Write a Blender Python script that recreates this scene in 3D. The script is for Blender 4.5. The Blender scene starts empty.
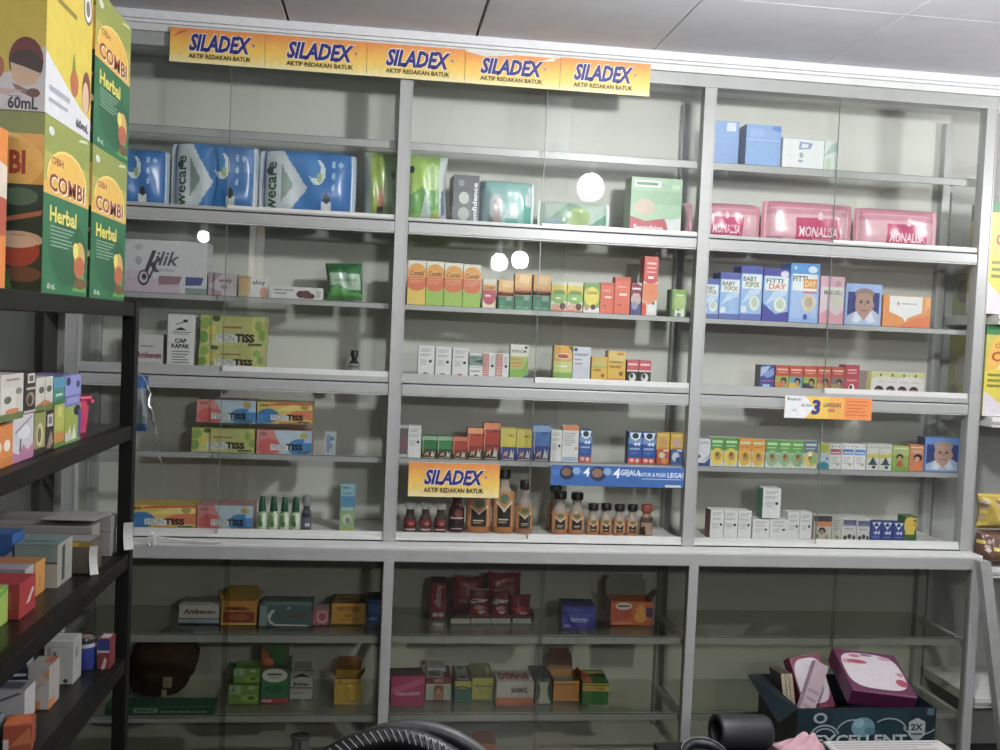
import bpy, bmesh, math, random
from mathutils import Vector, Matrix
random.seed(4)
C = bpy.context.scene.collection
SC = bpy.context.scene
PI = math.pi

# ------------------------------------------------------------------ camera
def set_camera():
    yaw, pitch, roll = 0.1224, 0.0414, 0.0430
    f = Vector((math.sin(yaw)*math.cos(pitch), math.cos(yaw)*math.cos(pitch), -math.sin(pitch)))
    r = Vector((math.cos(yaw), -math.sin(yaw), 0)); u = r.cross(f)
    r2 = math.cos(roll)*r + math.sin(roll)*u
    u2 = -math.sin(roll)*r + math.cos(roll)*u
    cd = bpy.data.cameras.new('camera'); co = bpy.data.objects.new('camera', cd); C.objects.link(co)
    cd.sensor_fit = 'HORIZONTAL'; cd.sensor_width = 36.0; cd.lens = 36.0*981.28/1000.0
    cd.clip_start = 0.02; cd.clip_end = 60
    m = Matrix((r2, u2, -f)).transposed().to_4x4(); m.translation = Vector((-0.0523, -3.1743, 1.4977))
    co.matrix_world = m; SC.camera = co
set_camera()
# ------------------------------------------------------------------ world, exposure
w = bpy.data.worlds.new('room_world'); SC.world = w; w.use_nodes = True
w.node_tree.nodes['Background'].inputs[0].default_value = (0.55, 0.6, 0.68, 1)
w.node_tree.nodes['Background'].inputs[1].default_value = 0.05
vs = SC.view_settings
vs.view_transform = 'Standard'; vs.look = 'None'; vs.gamma = 1.0; vs.use_curve_mapping = False
vs.exposure = EXPOSURE = 0.0
try:
    SC.cycles.use_denoising = True; SC.cycles.max_bounces = 10; SC.cycles.transparent_max_bounces = 24
    SC.cycles.sample_clamp_indirect = 6.0; SC.cycles.caustics_reflective = False; SC.cycles.caustics_refractive = False
except Exception: pass
BULB_NEAR = 610.0      # radiance of the bulb that hangs in front of the cabinet
BULB_FAR = 330.0
FILL_SIDE = 250.0  # fill bulb added to lift the ceiling and right bay
GLINT_RACK = 70.0  # small bulbs added for glints in the left bay glass

# ------------------------------------------------------------------ materials
_M = {}
def lin(c):
    return tuple(((v/12.92) if v <= .04045 else ((v+.055)/1.055)**2.4) for v in c)
def hx(s):
    s = s.lstrip('#')
    if len(s) == 3: s = ''.join(ch*2 for ch in s)
    c = lin(tuple(int(s[i:i+2], 16)/255 for i in (0, 2, 4)))
    y = .25*c[0]+.6*c[1]+.15*c[2]                                   # every colour is muted to imitate haze over the view
    return tuple(y+(v-y)*.84 for v in c)
def mat(col, rough=.42, metal=0.0, spec=.5, noise=.05, scale=60, bump=0.0):
    key = (col, rough, metal, spec, noise, scale, bump)
    if key in _M: return _M[key]
    m = bpy.data.materials.new('paint_'+col.strip('#')); m.use_nodes = True
    nt = m.node_tree; b = nt.nodes['Principled BSDF']
    b.inputs['Roughness'].default_value = rough; b.inputs['Metallic'].default_value = metal
    b.inputs['Specular IOR Level'].default_value = spec
    c = hx(col)
    tc = nt.nodes.new('ShaderNodeTexCoord'); nz = nt.nodes.new('ShaderNodeTexNoise')
    nz.inputs['Scale'].default_value = scale; nz.inputs['Detail'].default_value = 3
    nt.links.new(tc.outputs['Object'], nz.inputs['Vector'])
    rp = nt.nodes.new('ShaderNodeValToRGB')
    rp.color_ramp.elements[0].position = .3; rp.color_ramp.elements[1].position = .7
    rp.color_ramp.elements[0].color = tuple(max(0, v*(1-noise)) for v in c)+(1,)
    rp.color_ramp.elements[1].color = tuple(min(1, v*(1+noise)) for v in c)+(1,)
    nt.links.new(nz.outputs['Fac'], rp.inputs['Fac']); nt.links.new(rp.outputs['Color'], b.inputs['Base Color'])
    if bump:
        bp = nt.nodes.new('ShaderNodeBump'); bp.inputs['Strength'].default_value = bump; bp.inputs['Distance'].default_value = .002
        nt.links.new(nz.outputs['Fac'], bp.inputs['Height']); nt.links.new(bp.outputs['Normal'], b.inputs['Normal'])
    _M[key] = m
    return m
def glass(name, tint, ior=1.5, refl=1.0):
    if name in _M: return _M[name]
    m = bpy.data.materials.new(name); m.use_nodes = True; nt = m.node_tree
    for n in list(nt.nodes): nt.nodes.remove(n)
    o = nt.nodes.new('ShaderNodeOutputMaterial'); mx = nt.nodes.new('ShaderNodeMixShader')
    t = nt.nodes.new('ShaderNodeBsdfTransparent'); g = nt.nodes.new('ShaderNodeBsdfGlossy'); fr = nt.nodes.new('ShaderNodeFresnel')
    t.inputs['Color'].default_value = tint+(1,); g.inputs['Roughness'].default_value = .015; g.inputs['Color'].default_value = (refl,)*3+(1,)
    geo = nt.nodes.new('ShaderNodeNewGeometry'); io = nt.nodes.new('ShaderNodeMapRange')     # a thin plate: same reflectance entering and leaving
    io.inputs['To Min'].default_value = ior; io.inputs['To Max'].default_value = 1/ior
    nt.links.new(geo.outputs['Backfacing'], io.inputs['Value']); nt.links.new(io.outputs['Result'], fr.inputs['IOR'])
    nt.links.new(fr.outputs[0], mx.inputs[0]); nt.links.new(t.outputs[0], mx.inputs[1]); nt.links.new(g.outputs[0], mx.inputs[2])
    nt.links.new(mx.outputs[0], o.inputs['Surface']); _M[name] = m
    return m
def emit(name, col, s):
    m = bpy.data.materials.new(name); m.use_nodes = True; nt = m.node_tree
    b = nt.nodes['Principled BSDF']
    b.inputs['Emission Color'].default_value = col+(1,); b.inputs['Emission Strength'].default_value = s
    return m

# ------------------------------------------------------------------ text outlines
_T = {}
def glyphs(s, bold=0.0, shear=0.0):
    """flat outline of a word: verts scaled to cap height 1, centred, and its faces"""
    k = (s, bold, shear)
    if k in _T: return _T[k]
    cu = bpy.data.curves.new('t', 'FONT'); cu.body = s; cu.size = 1; cu.offset = bold; cu.shear = shear; cu.resolution_u = 2
    o = bpy.data.objects.new('t', cu); C.objects.link(o)
    bpy.context.view_layer.update()
    me = o.evaluated_get(bpy.context.evaluated_depsgraph_get()).to_mesh()
    vs_ = [tuple(v.co[:2]) for v in me.vertices]; fs = [tuple(p.vertices) for p in me.polygons]
    bpy.data.objects.remove(o); bpy.data.curves.remove(cu)
    if not vs_: vs_ = [(0, 0)]
    x0 = min(v[0] for v in vs_); x1 = max(v[0] for v in vs_)
    y0 = min(v[1] for v in vs_); y1 = max(v[1] for v in vs_)
    h = max(1e-4, .70)
    vs_ = [((x-(x0+x1)/2)/h, (y-(y0+y1)/2)/h) for x, y in vs_]
    _T[k] = (vs_, fs, (x1-x0)/h, (y1-y0)/h)
    return _T[k]

# ------------------------------------------------------------------ print ops for faces (u right, v up, both 0..1)
def r(u0, v0, u1, v1, c): return ('p', c, [(u0, v0), (u1, v0), (u1, v1), (u0, v1)])
def p(c, *pts): return ('p', c, list(pts))
def e(cx, cy, rx, ry, c, n=18): return ('p', c, [(cx+rx*math.cos(2*PI*i/n), cy+ry*math.sin(2*PI*i/n)) for i in range(n)])
def t(s, cx, cy, h, c, w=None, sh=0.0, rot=0, b=.02): return ('t', c, s, cx, cy, h, w, sh, rot, b)
def lines(u0, v0, u1, v1, n, c):
    out = []
    for i in range(n):
        v = v1-(v1-v0)*(i+.5)/n; h = (v1-v0)/n*.2
        out.append(r(u0, v-h, u1-(u1-u0)*(.25 if i % 3 == 2 else .08*(i % 2)), v+h, c))
    return out

class MB:
    def __init__(s): s.v = []; s.f = []; s.m = []; s.mats = []; s.sm = []
    def mi(s, m):
        if isinstance(m, str): m = mat(m)
        if m not in s.mats: s.mats.append(m)
        return s.mats.index(m)
    def face(s, pts, m, smooth=False):
        b = len(s.v); s.v += [tuple(q) for q in pts]; s.f.append(tuple(range(b, b+len(pts)))); s.m.append(s.mi(m)); s.sm.append(smooth)
    def raw(s, vs_, fs, m, smooth=False):
        b = len(s.v); s.v += [tuple(q) for q in vs_]; k = s.mi(m)
        for f in fs: s.f.append(tuple(i+b for i in f)); s.m.append(k); s.sm.append(smooth)
    def box(s, x0, x1, y0, y1, z0, z1, m, bev=0.0, M=None):
        bm = bmesh.new(); bmesh.ops.create_cube(bm, size=1)
        for v in bm.verts: v.co = Vector((x0+(x1-x0)*(v.co.x+.5), y0+(y1-y0)*(v.co.y+.5), z0+(z1-z0)*(v.co.z+.5)))
        if bev: bmesh.ops.bevel(bm, geom=list(bm.edges), offset=bev, segments=2, profile=.6, affect='EDGES')
        s.bm(bm, m, M)
    def bm(s, bm, m, M=None, smooth=False):
        if M is not None: bm.transform(M)
        bm.verts.ensure_lookup_table(); bm.verts.index_update()
        s.raw([v.co[:] for v in bm.verts], [[v.index for v in f.verts] for f in bm.faces], m, smooth); bm.free()
    def lathe(s, prof, m, n=20, c=(0, 0), smooth=True, caps=True):
        vs_ = []; fs = []
        for (rr, z) in prof:
            for i in range(n): a = 2*PI*i/n; vs_.append((c[0]+rr*math.cos(a), c[1]+rr*math.sin(a), z))
        for k in range(len(prof)-1):
            for i in range(n): j = (i+1) % n; fs.append((k*n+i, k*n+j, (k+1)*n+j, (k+1)*n+i))
        s.raw(vs_, fs, m, smooth)
        if caps:
            for k, rev in ((0, True), (len(prof)-1, False)):
                ring = [vs_[k*n+i] for i in range(n)]
                if prof[k][0] > 1e-5: s.face(ring[::-1] if rev else ring, m)
    def tube(s, pts, rad, m, n=8, closed=False, squash=1.0):
        P = [Vector(q) for q in pts]; N = len(P); vs_ = []; fs = []
        up = Vector((0, 0, 1))
        for i, q in enumerate(P):
            a = P[(i-1) % N] if (closed or i > 0) else q; b = P[(i+1) % N] if (closed or i < N-1) else q
            d = (b-a).normalized(); x = d.cross(up)
            if x.length < 1e-3: x = d.cross(Vector((0, 1, 0)))
            x.normalize(); y = x.cross(d)
            rr = rad[i] if isinstance(rad, (list, tuple)) else rad
            for k in range(n): an = 2*PI*k/n; vs_.append(q+x*rr*math.cos(an)+y*rr*squash*math.sin(an))
        for i in range(N if closed else N-1):
            j = (i+1) % N
            for k in range(n): l = (k+1) % n; fs.append((i*n+k, i*n+l, j*n+l, j*n+k))
        s.raw(vs_, fs, m, True)
        if not closed:
            s.face([vs_[k] for k in range(n)][::-1], m); s.face([vs_[(N-1)*n+k] for k in range(n)], m)
    @staticmethod
    def clip(P):
        """keep a printed shape inside its face"""
        for ax, lim, sg in ((0, 0.0, 1), (0, 1.0, -1), (1, 0.0, 1), (1, 1.0, -1)):
            out = []
            for i in range(len(P)):
                a, b = P[i-1], P[i]; da, db = sg*(a[ax]-lim), sg*(b[ax]-lim)
                if (da >= 0) != (db >= 0):
                    k = da/(da-db); out.append((a[0]+(b[0]-a[0])*k, a[1]+(b[1]-a[1])*k))
                if db >= 0: out.append(b)
            P = out
            if len(P) < 3: return []
        return P
    def art(s, ops, O, U, V, N, W, H, warp=None):
        """print a list of ops on the plane O + u*W*U + v*H*V, each layer a hair further out along N"""
        O, U, V, N = Vector(O), Vector(U), Vector(V), Vector(N)
        for k, op in enumerate(ops):
            off = .0002+.00005*k
            if op[0] == 'p':
                q = [(a*W, b*H) for a, b in s.clip(op[2])]
                if len(q) < 3: continue
                s.face([O+U*a+V*b+N*off for a, b in q], op[1])
            else:
                _, c, tx, cx, cy, h, w_, sh, rot, bo = op
                vs_, fs, tw, th = glyphs(tx, bo, sh)
                sy = h*H if not rot else h*W
                full = W if not rot else H
                sx = (w_*full/tw) if w_ else sy
                out = []
                for a, b in vs_:
                    a *= sx; b *= sy
                    if rot: a, b = -b*rot, a*rot
                    X, Y = cx*W+a, cy*H+b
                    out.append(O+U*X+V*Y+N*(off+(warp(X/W, Y/H) if warp else 0)))
                s.raw(out, fs, c)
    def build(s, name, parent=None, loc=None, rotz=0.0, M=None):
        me = bpy.data.meshes.new(name)
        me.from_pydata([tuple(v) for v in s.v], [], s.f)
        for m in s.mats: me.materials.append(m)
        me.polygons.foreach_set('material_index', s.m); me.polygons.foreach_set('use_smooth', s.sm)
        me.update()
        o = bpy.data.objects.new(name, me); C.objects.link(o)
        if parent: o.parent = parent
        if loc is not None: o.location = loc
        if rotz: o.rotation_euler = (0, 0, rotz)
        if M is not None: o.matrix_world = M
        return o

def tag(o, label, cat, group=None, kind=None):
    o['label'] = label; o['category'] = cat
    if group: o['group'] = group
    if kind: o['kind'] = kind
    return o
def struct(o): o['kind'] = 'structure'; return o
def empty(name, loc, label, cat, group=None, rot=(0, 0, 0)):
    o = bpy.data.objects.new(name, None); C.objects.link(o); o.location = loc; o.rotation_euler = rot
    return tag(o, label, cat, group)

# ------------------------------------------------------------------ product builders.  pos = (x of left edge, y of front, z of base, width, height)
def bx(name, label, group, pos, D, base, ops=(), left=None, right=None, top=None, rot=0.0, tilt=None, cat='box', aisle=False, lid=True):
    X, Y, Z, W, H = pos
    mb = MB(); b = min(.0012, W*.04)
    mb.box(-W/2, W/2, -D/2, D/2, 0, H, base, b)
    if lid:                                                        # tuck-flap seam round the top edge
        zz = H-.0016
        mb.face([(-W/2+.002, -D/2+.003, H+.0002), (W/2-.002, -D/2+.003, H+.0002), (W/2-.002, -D/2+.0038, H+.0002), (-W/2+.002, -D/2+.0038, H+.0002)], '#77756e')
    mb.art(list(ops), (-W/2, -D/2, 0), (1, 0, 0), (0, 0, 1), (0, -1, 0), W, H)
    if left: mb.art(list(left), (-W/2, D/2, 0), (0, -1, 0), (0, 0, 1), (-1, 0, 0), D, H)
    if right: mb.art(list(right), (W/2, -D/2, 0), (0, 1, 0), (0, 0, 1), (1, 0, 0), D, H)
    if top: mb.art(list(top), (-W/2, -D/2, H), (1, 0, 0), (0, 1, 0), (0, 0, 1), W, D)
    if aisle:      # front turned to +X; X is the front plane, Y the near edge
        o = mb.build(name, loc=(X-D/2, Y+W/2, Z), rotz=PI/2+rot)
    else:
        o = mb.build(name, loc=(X+W/2, Y+D/2, Z), rotz=rot)
    if tilt: o.rotation_euler = (tilt[0], tilt[1], rot)
    return tag(o, label, cat, group)

def inpoly(x, y, P):
    c = False; n = len(P); j = n-1
    for i in range(n):
        if (P[i][1] > y) != (P[j][1] > y) and x < (P[j][0]-P[i][0])*(y-P[i][1])/(P[j][1]-P[i][1])+P[i][0]: c = not c
        j = i
    return c
def pillow(name, label, group, pos, T, base, ops=(), crimp='lr', nx=44, ny=30, rot=0.0, cat='pack', lean=0.0, crim_col=None, amp=.004, seed=0, rough=.28, roll=0.0):
    """a filled film pack: bulging front and back with flat crimped ends"""
    X, Y, Z, W, H = pos
    rnd = random.Random(seed); ph = [rnd.uniform(0, 6) for _ in range(4)]
    def th(u, v):
        a = abs(2*u-1); b = abs(2*v-1)
        if crimp == 'lr': a = min(1, a/.90)
        else: b = min(1, b/.90)
        g = max(0, 1-a**3.2)**.5*max(0, 1-b**3.4)**.5
        return T/2*g + amp*g*math.sin(9*u+ph[0])*math.sin(6*v+ph[1]) + amp*.4*g*math.sin(21*u+ph[2]+4*v)
    def pos2(u, v):
        if crimp == 'lr':
            k = .03*H*math.sin(u*7+ph[3])*abs(2*u-1)**3
            return ((u-.5)*W*(1-.02*abs(2*v-1)**4), H*(.5+(v-.5)*(1-.07*abs(2*u-1)**5))+k*(v-.5))
        k = .04*W*math.sin(v*6+ph[3])
        return ((u-.5)*W*(1-.05*math.sin(PI*v))+k*.4, v*H)
    mb = MB(); polys = [o for o in ops if o[0] == 'p']
    for sgn in (-1, 1):
        vs_ = []
        for j in range(ny+1):
            for i in range(nx+1):
                u, v = i/nx, j/ny; a, z = pos2(u, v); vs_.append((a, sgn*(th(u, v)+.0004), z))
        b0 = len(mb.v); mb.v += vs_
        for j in range(ny):
            for i in range(nx):
                u, v = (i+.5)/nx, (j+.5)/ny; col = base
                edge = (u < .05 or u > .95) if crimp == 'lr' else (v < .05 or v > .95)
                if edge and crim_col: col = crim_col
                elif sgn < 0:
                    for o_ in polys:
                        if inpoly(u, v, o_[2]): col = o_[1]
                q = [b0+j*(nx+1)+i, b0+j*(nx+1)+i+1, b0+(j+1)*(nx+1)+i+1, b0+(j+1)*(nx+1)+i]
                mb.f.append(tuple(q if sgn < 0 else q[::-1])); mb.m.append(mb.mi(mat(col, rough) if isinstance(col, str) else col)); mb.sm.append(True)
    tx = [o for o in ops if o[0] == 't']
    mb.art(tx, (-W/2, 0, 0), (1, 0, 0), (0, 0, 1), (0, -1, 0), W, H, warp=lambda u, v: th(min(1, max(0, u)), min(1, max(0, v)))+.0012)
    o = mb.build(name, loc=(X+W/2, Y+T/2, Z+.0025+.5*W*abs(math.sin(roll))+T*.1*abs(math.sin(lean))))
    o.rotation_euler = (lean, roll, rot)
    return tag(o, label, cat, group)

def bottle(name, label, group, pos, body, cap_col, label_col=None, label_ops=(), neck=.45, sh=.62, cap=.16, clear=None, lab=(.12, .5), flat=.8, spray=False, lab_in=True, rough=.15):
    """pos: left edge, front, base, width, height; body > cap, label as parts"""
    X, Y, Z, W, H = pos; R = W/2
    root = empty(name, (X+R, Y+R*flat, Z), label, 'bottle', group)
    hb = H*(1-cap)
    mb = MB(); rn = R*neck
    prof = [(R*.86, 0), (R, .02*H), (R, hb*sh), (R*.92, hb*(sh+.06)), ((R+rn)/2, hb*(sh+.14)), (rn*1.05, hb*(sh+.22)), (rn, hb*(sh+.26)), (rn, hb)]
    cut = 3
    if clear:
        mb.lathe(prof[:cut], mat(body, rough), 22); mb.lathe(prof[cut-1:], mat(clear, .12), 22)
    else: mb.lathe(prof, mat(body, rough), 22)
    if spray: mb = MB(); mb.lathe([(R*.86, 0), (R, .02*H), (R, .50*H), (R*.62, .55*H), (R*.60, .62*H)], mat(body, rough), 22)
    b = mb.build('body', root); b.scale = (1, flat, 1)
    mc = MB(); rc = rn*1.3
    if spray: mc.lathe([(R*.74, H*.565), (R*.76, H*.60), (R*.46, H*.985), (R*.42, H)], mat(cap_col, .35), 18)
    else:
        mc.lathe([(rc, hb*.985), (rc, H*.985), (rc*.9, H)], mat(cap_col, .35), 18)
        for i in range(18):
            a = 2*PI*i/18; mc.box(-.0006, .0006, -.0008, .0008, hb, H*.98, mat(cap_col, .35), 0, Matrix.Translation((rc*math.cos(a), rc*math.sin(a), 0))@Matrix.Rotation(a, 4, 'Z'))
    c = mc.build('cap', root); c.scale = (1, max(flat, .85), 1)
    if label_col:
        ml = MB(); z0, z1 = lab[0]*H, lab[1]*H; rl = R+.0005; W2 = 2*R*.9; nu, nv = 30, 26; vs_ = []
        def wr(a, b, off=0.0): return (a, -flat*math.sqrt(max(0, rl*rl-min(a*a, rl*rl)))-off, b)
        for j in range(nv+1):
            for i in range(nu+1):
                an = -1.2+2.4*i/nu; vs_.append((rl*math.sin(an), -flat*rl*math.cos(an), z0+(z1-z0)*j/nv))
        polys = [o_ for o_ in label_ops if o_[0] == 'p']; b0 = len(ml.v); ml.v += vs_
        for j in range(nv):                                         # the print is laid out cell by cell on the curved label
            for i in range(nu):
                u = rl*math.sin(-1.2+2.4*(i+.5)/nu)/W2+.5; v = (j+.5)/nv; col = label_col
                for o_ in polys:
                    if inpoly(u, v, o_[2]): col = o_[1]
                k = b0+j*(nu+1)+i; ml.f.append((k, k+1, k+nu+2, k+nu+1)); ml.m.append(ml.mi(mat(col, .4))); ml.sm.append(True)
        for op in label_ops:
            if op[0] == 't':
                vs2, fs2, tw, thh = glyphs(op[2], op[9], op[7]); sx = (op[6]*W2/tw) if op[6] else op[5]*(z1-z0)
                ml.raw([wr((op[3]-.5)*W2+a*sx, z0+op[4]*(z1-z0)+bb*op[5]*(z1-z0), .0004) for a, bb in vs2], fs2, op[1])
        ml.build('label', root)
    return root

# ================================================================== the room
def wallm(col, sc=30): return mat(col, .8, 0, .25, .03, sc, .15)
mb = MB(); mb.box(-1.16, 2.9, -5.6, .40, -.06, 0, mat('#3f3b36', .4, 0, .5, .12, 7)); struct(mb.build('floor'))
mb = MB(); mb.box(-1.16, 2.9, .315, .40, 0, 2.5, wallm('#b5b3ac')); struct(mb.build('wall_back'))
mb = MB(); mb.box(-1.22, -1.14, -5.6, .40, 0, 2.5, wallm('#5c5e58')); struct(mb.build('wall_left'))
mb = MB(); mb.box(2.85, 2.93, -5.6, .40, 0, 2.5, wallm('#6a6966')); struct(mb.build('wall_right'))
mb = MB(); mb.box(-1.16, 2.9, -5.68, -5.6, 0, 2.5, wallm('#3f3e3b')); struct(mb.build('wall_front'))
# ceiling: board panels with open joints
mb = MB(); cm = wallm('#d8d8de', 12)
mb.box(-1.16, 2.9, -5.6, .40, 2.462, 2.50, '#3b3b3b')
xs = [-1.16, -.958, -.374, .214, .79, 1.37, 1.95, 2.53, 2.9]; ys = [-5.6, -4.1, -2.9, -1.72, -.54, .40]
for i in range(len(xs)-1):
    for j in range(len(ys)-1):
        g = .0045 if xs[i] < .5 else .0018; g2 = .0045 if xs[i+1] < .5 else .0018
        mb.box(xs[i]+g, xs[i+1]-g2, ys[j]+.0012, ys[j+1]-.0012, 2.44, 2.462, cm, .001)
struct(mb.build('ceiling'))
# white wooden cornice strip where the ceiling meets the cabinet
mb = MB(); wm = mat('#d8d8da', .5)
mb.box(-1.14, 2.02, -.03, .315, 2.414, 2.440, wm, .002); mb.box(-1.14, 2.02, -.022, .315, 2.404, 2.414, wm, .002)
struct(mb.build('trim_1'))
mb = MB(); wm = mat('#d8d8da', .5)
mb.box(2.02, 2.85, .275, .315, 2.40, 2.440, wm, .002); struct(mb.build('trim_2'))

# ================================================================== the wall cabinet
alu = mat('#a7a8a5', .42, .15, .5, .03, 25)
aluw = mat('#d2d2ce', .42, .05, .5, .04, 25)
cab = empty('display_cabinet', (.5, .12, 0), 'floor-to-ceiling three-bay aluminium and glass wall cabinet with sliding panes and glass shelves', 'cabinet')
def part(name, mb_, parent=cab):
    o = mb_.build(name); o.parent = parent
    o.matrix_parent_inverse = Matrix.Translation(-Vector(cab.location)) if parent is cab else parent.matrix_parent_inverse
    return o
def sub(name, mb_, parent):                                        # sub-part of a cabinet part (both in world coordinates)
    o = mb_.build(name); o.parent = parent; return o
pane = glass('pane_glass', (.985, .99, .985)); shelfg = glass('shelf_glass', (.985, .992, .987), 1.36)
shade_pane = glass('shade_pane_glass', (.865, .87, .84))  # tint darkens the lower tier, its shade put into the glass
lowg = glass('shade_shelf_glass', (.90, .91, .88), 1.45)  # tint lowered so the bottom shelves look shaded
Yl = -.0756
bays = [(-1, 0), (0, 1), (1, 2)]
for X in (-1, 0, 1, 2):                                             # front and rear uprights
    mb = MB(); mb.box(X-.0205, X+.0205, 0, .042, .812, 2.345, alu, .003)
    mb.box(X-.0205, X-.0165, -.002, 0, .812, 2.345, alu); mb.box(X+.0165, X+.0205, -.002, 0, .812, 2.345, alu); part('post', mb)
    mb = MB(); mb.box(X-.0165, X+.0165, Yl, Yl+.034, 0, .765, alu, .003); part('lower_post', mb)
    mb = MB(); mb.box(X-.016, X+.016, .252, .284, .0, 2.345, alu, .003); part('rear_post', mb)
    mb = MB(); mb.box(X-.0025, X+.0025, .043, .251, .85, 2.34, pane); part('side_pane', mb)
    for z in (.516, .257):                                          # side bars that carry the lower shelves
        mb = MB(); mb.box(X-.012, X+.012, Yl+.035, .251, z-.034, z-.010, alu, .002); part('shelf_bar', mb)
mb = MB(); mb.box(-1.02, 2.02, -.004, .05, 2.341, 2.382, alu, .002); part('top_rail', mb)
mb = MB(); mb.box(-1.02, 2.02, -.014, .30, 2.382, 2.404, aluw, .002); part('top_board', mb)
mb = MB(); mb.box(-1.02, 2.02, .286, .312, .0, 2.382, mat('#d0d1c6', .55, 0, .4, .03, 4)); part('back_panel', mb)
mb = MB(); mb.box(-1.02, 2.02, Yl, -.03, .762, .805, alu, .004); part('counter_rail', mb)
mb = MB(); mb.box(-1.02, 2.02, Yl+.004, .285, .803, .8115, aluw, .002); part('counter_board', mb)
mb = MB(); mb.box(-1.02, 2.02, Yl, .285, .062, .098, mat('#b5b2aa', .5), .003); mb.box(-1.02, 2.02, Yl+.02, Yl+.035, 0, .062, alu); part('bottom_board', mb)
for (X0, X1) in bays:
    a, b = X0+.0215, X1-.0215
    for zt in (1.811, 1.29):                                        # solid rails under the sliding tracks, with the shelf board behind
        top = zt+.034
        mb = MB(); mb.box(a, b, .001, .045, zt, top, alu, .003); mb.box(a, b, .004, .040, zt-.0035, zt, aluw, .001); part('shelf_rail', mb)
        mb = MB(); mb.box(a+.004, b-.004, .046, .284, top-.0045, top+.0025, shelfg); part('glass_shelf', mb)
    for zb, h in ((1.845, .017), (1.324, .034), (.8118, .025)):     # track lips
        mb = MB()
        for y in (.003, .018, .034): mb.box(a, b, y, y+.003, zb, zb+h*(.62 if y < .01 else 1), aluw if zb < 1 else alu)
        mb.box(a, b, .003, .037, zb, zb+.004, alu); part('sliding_track', mb)
    mb = MB(); mb.box(a, b, .045, .284, .812, .8275, mat('#cfcdc6', .5, 0, .4, .05, 10), .001); part('shelf_board', mb)
    for z, h in ((2.105, .024), (1.582, .017), (1.08, .018)):       # upper glass shelves
        mb = MB(); mb.box(a+.004, b-.004, .048, .284, z-.007, z-.0005, shelfg); s_ = part('glass_shelf', mb)
        me = MB(); me.box(a, b, .040, .048, z-h, z+.0005, alu, .001); me.box(a, b, .0395, .04, z-.0008, z+.0008, '#4d5450'); sub('edge_strip', me, s_)
    for z, h in ((.516, .026), (.257, .024)):                       # lower glass shelves
        mb = MB(); mb.box(a+.004, b-.004, Yl+.045, .284, z-.007, z-.0005, lowg); s_ = part('glass_shelf', mb)
        me = MB(); me.box(a, b, Yl+.036, Yl+.046, z-h, z+.0005, alu, .001); me.box(a, b, Yl+.035, Yl+.036, z-.0012, z+.001, '#3a3f3b'); sub('edge_strip', me, s_)
    m_ = (a+b)/2
    for x0, x1, y in ((a-.004, m_+.008, -.056), (m_-.008, b+.004, -.066)):   # sliding panes of the lower tier, tinted to imitate shade
        mb = MB(); mb.box(x0, x1, y, y+.004, .104, .762, shade_pane); s_ = part('lower_pane', mb)
        me = MB(); me.box(x0, x1, y-.001, y+.005, .0985, .112, alu); sub('pane_rail', me, s_)
    for z0, z1 in ((1.862, 2.338), (1.358, 1.808), (.838, 1.288)):  # two sliding panes per tier, the right one in front
        mb = MB(); mb.box(a, m_+.04, .0235, .0275, z0-.012, z1, pane); s_ = part('sliding_pane', mb)
        me = MB(); me.box(a, m_+.04, .0225, .0285, z0-.014, z0-.002, aluw); sub('pane_rail', me, s_)
        mb = MB(); mb.box(m_-.045, b, .009, .013, z0-.012, z1, pane); s_ = part('sliding_pane', mb)
        me = MB(); me.box(m_-.045, b-.0, .0065, .0155, z0-.016, z0+.004, aluw, .001); me.box(m_-.0465, m_-.0445, .0088, .0132, z0+.004, z1, mat('#6f7a74', .2)); sub('pane_rail', me, s_)
mb = MB()                                                           # slanting bar at the right-hand corner
mb.raw([(x+dx, y, z) for (x, z, hw) in ((2.006, .80, .019), (2.160, .0, .019)) for dx in (-hw, hw) for y in (Yl-.034, Yl-.002)],
       [(0, 2, 6, 4), (1, 5, 7, 3), (0, 4, 5, 1), (2, 3, 7, 6), (0, 1, 3, 2), (4, 6, 7, 5)], alu)
tag(mb.build('metal_bar'), 'grey metal bar slanting down from the right corner of the cabinet counter', 'bar')

# ================================================================== lamps
def bulb(name, loc, L, label, R=.062, col=(.975, .985, 1.0)):
    x, y, z = loc
    root = empty(name, (x, y, 2.44), label, 'lamp', 'ceiling bulbs')
    mb = MB(); mb.lathe([(.045, 0), (.045, -.02), (.02, -.03), (.02, z-2.44+R*.9)], '#e8e8e4', 18); mb.build('lamp_holder', root)
    mb = MB(); pr = [(R*.45, R*.98)]+[(R*math.sin(k*PI/12)**.8, R*math.cos(k*PI/12)) for k in range(3, 12)]+[(0, -R)]
    mb.lathe([(a, b) for a, b in pr], emit('bulb_glow', col, L), 20); o = mb.build('bulb', root); o.location = (0, 0, z-2.44)
    return root
bulb('ceiling_lamp', (.927, -1.50, 2.2255), BULB_NEAR, 'white bulb hanging nearest the cabinet, mirrored as the largest glow in the glass')
bulb('ceiling_lamp', (.83, -4.3, 2.05), BULB_FAR, 'white bulb far behind, mirrored as the left of two glows above orange cartons')
bulb('ceiling_lamp', (.99, -4.3, 2.075), BULB_FAR, 'white bulb far behind, mirrored as the right of two glows above orange cartons')
bulb('ceiling_lamp', (-1.03, -2.3, 1.96), GLINT_RACK, 'small added bulb over the rack, left of two, making a glint above the script-lettered carton', .03)  # added pair, standing in for bright openings mirrored in the glass
bulb('ceiling_lamp', (-.80, -2.3, 1.98), GLINT_RACK, 'small added bulb over the rack, right of two, making a glint above the peach carton', .03)

bulb('ceiling_lamp', (2.70, -.85, 2.06), FILL_SIDE, 'added fill bulb by the right wall, out of view, brightening the ceiling and right bay')  # unseen fill, added to brighten the right end of ceiling and cabinet

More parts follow.
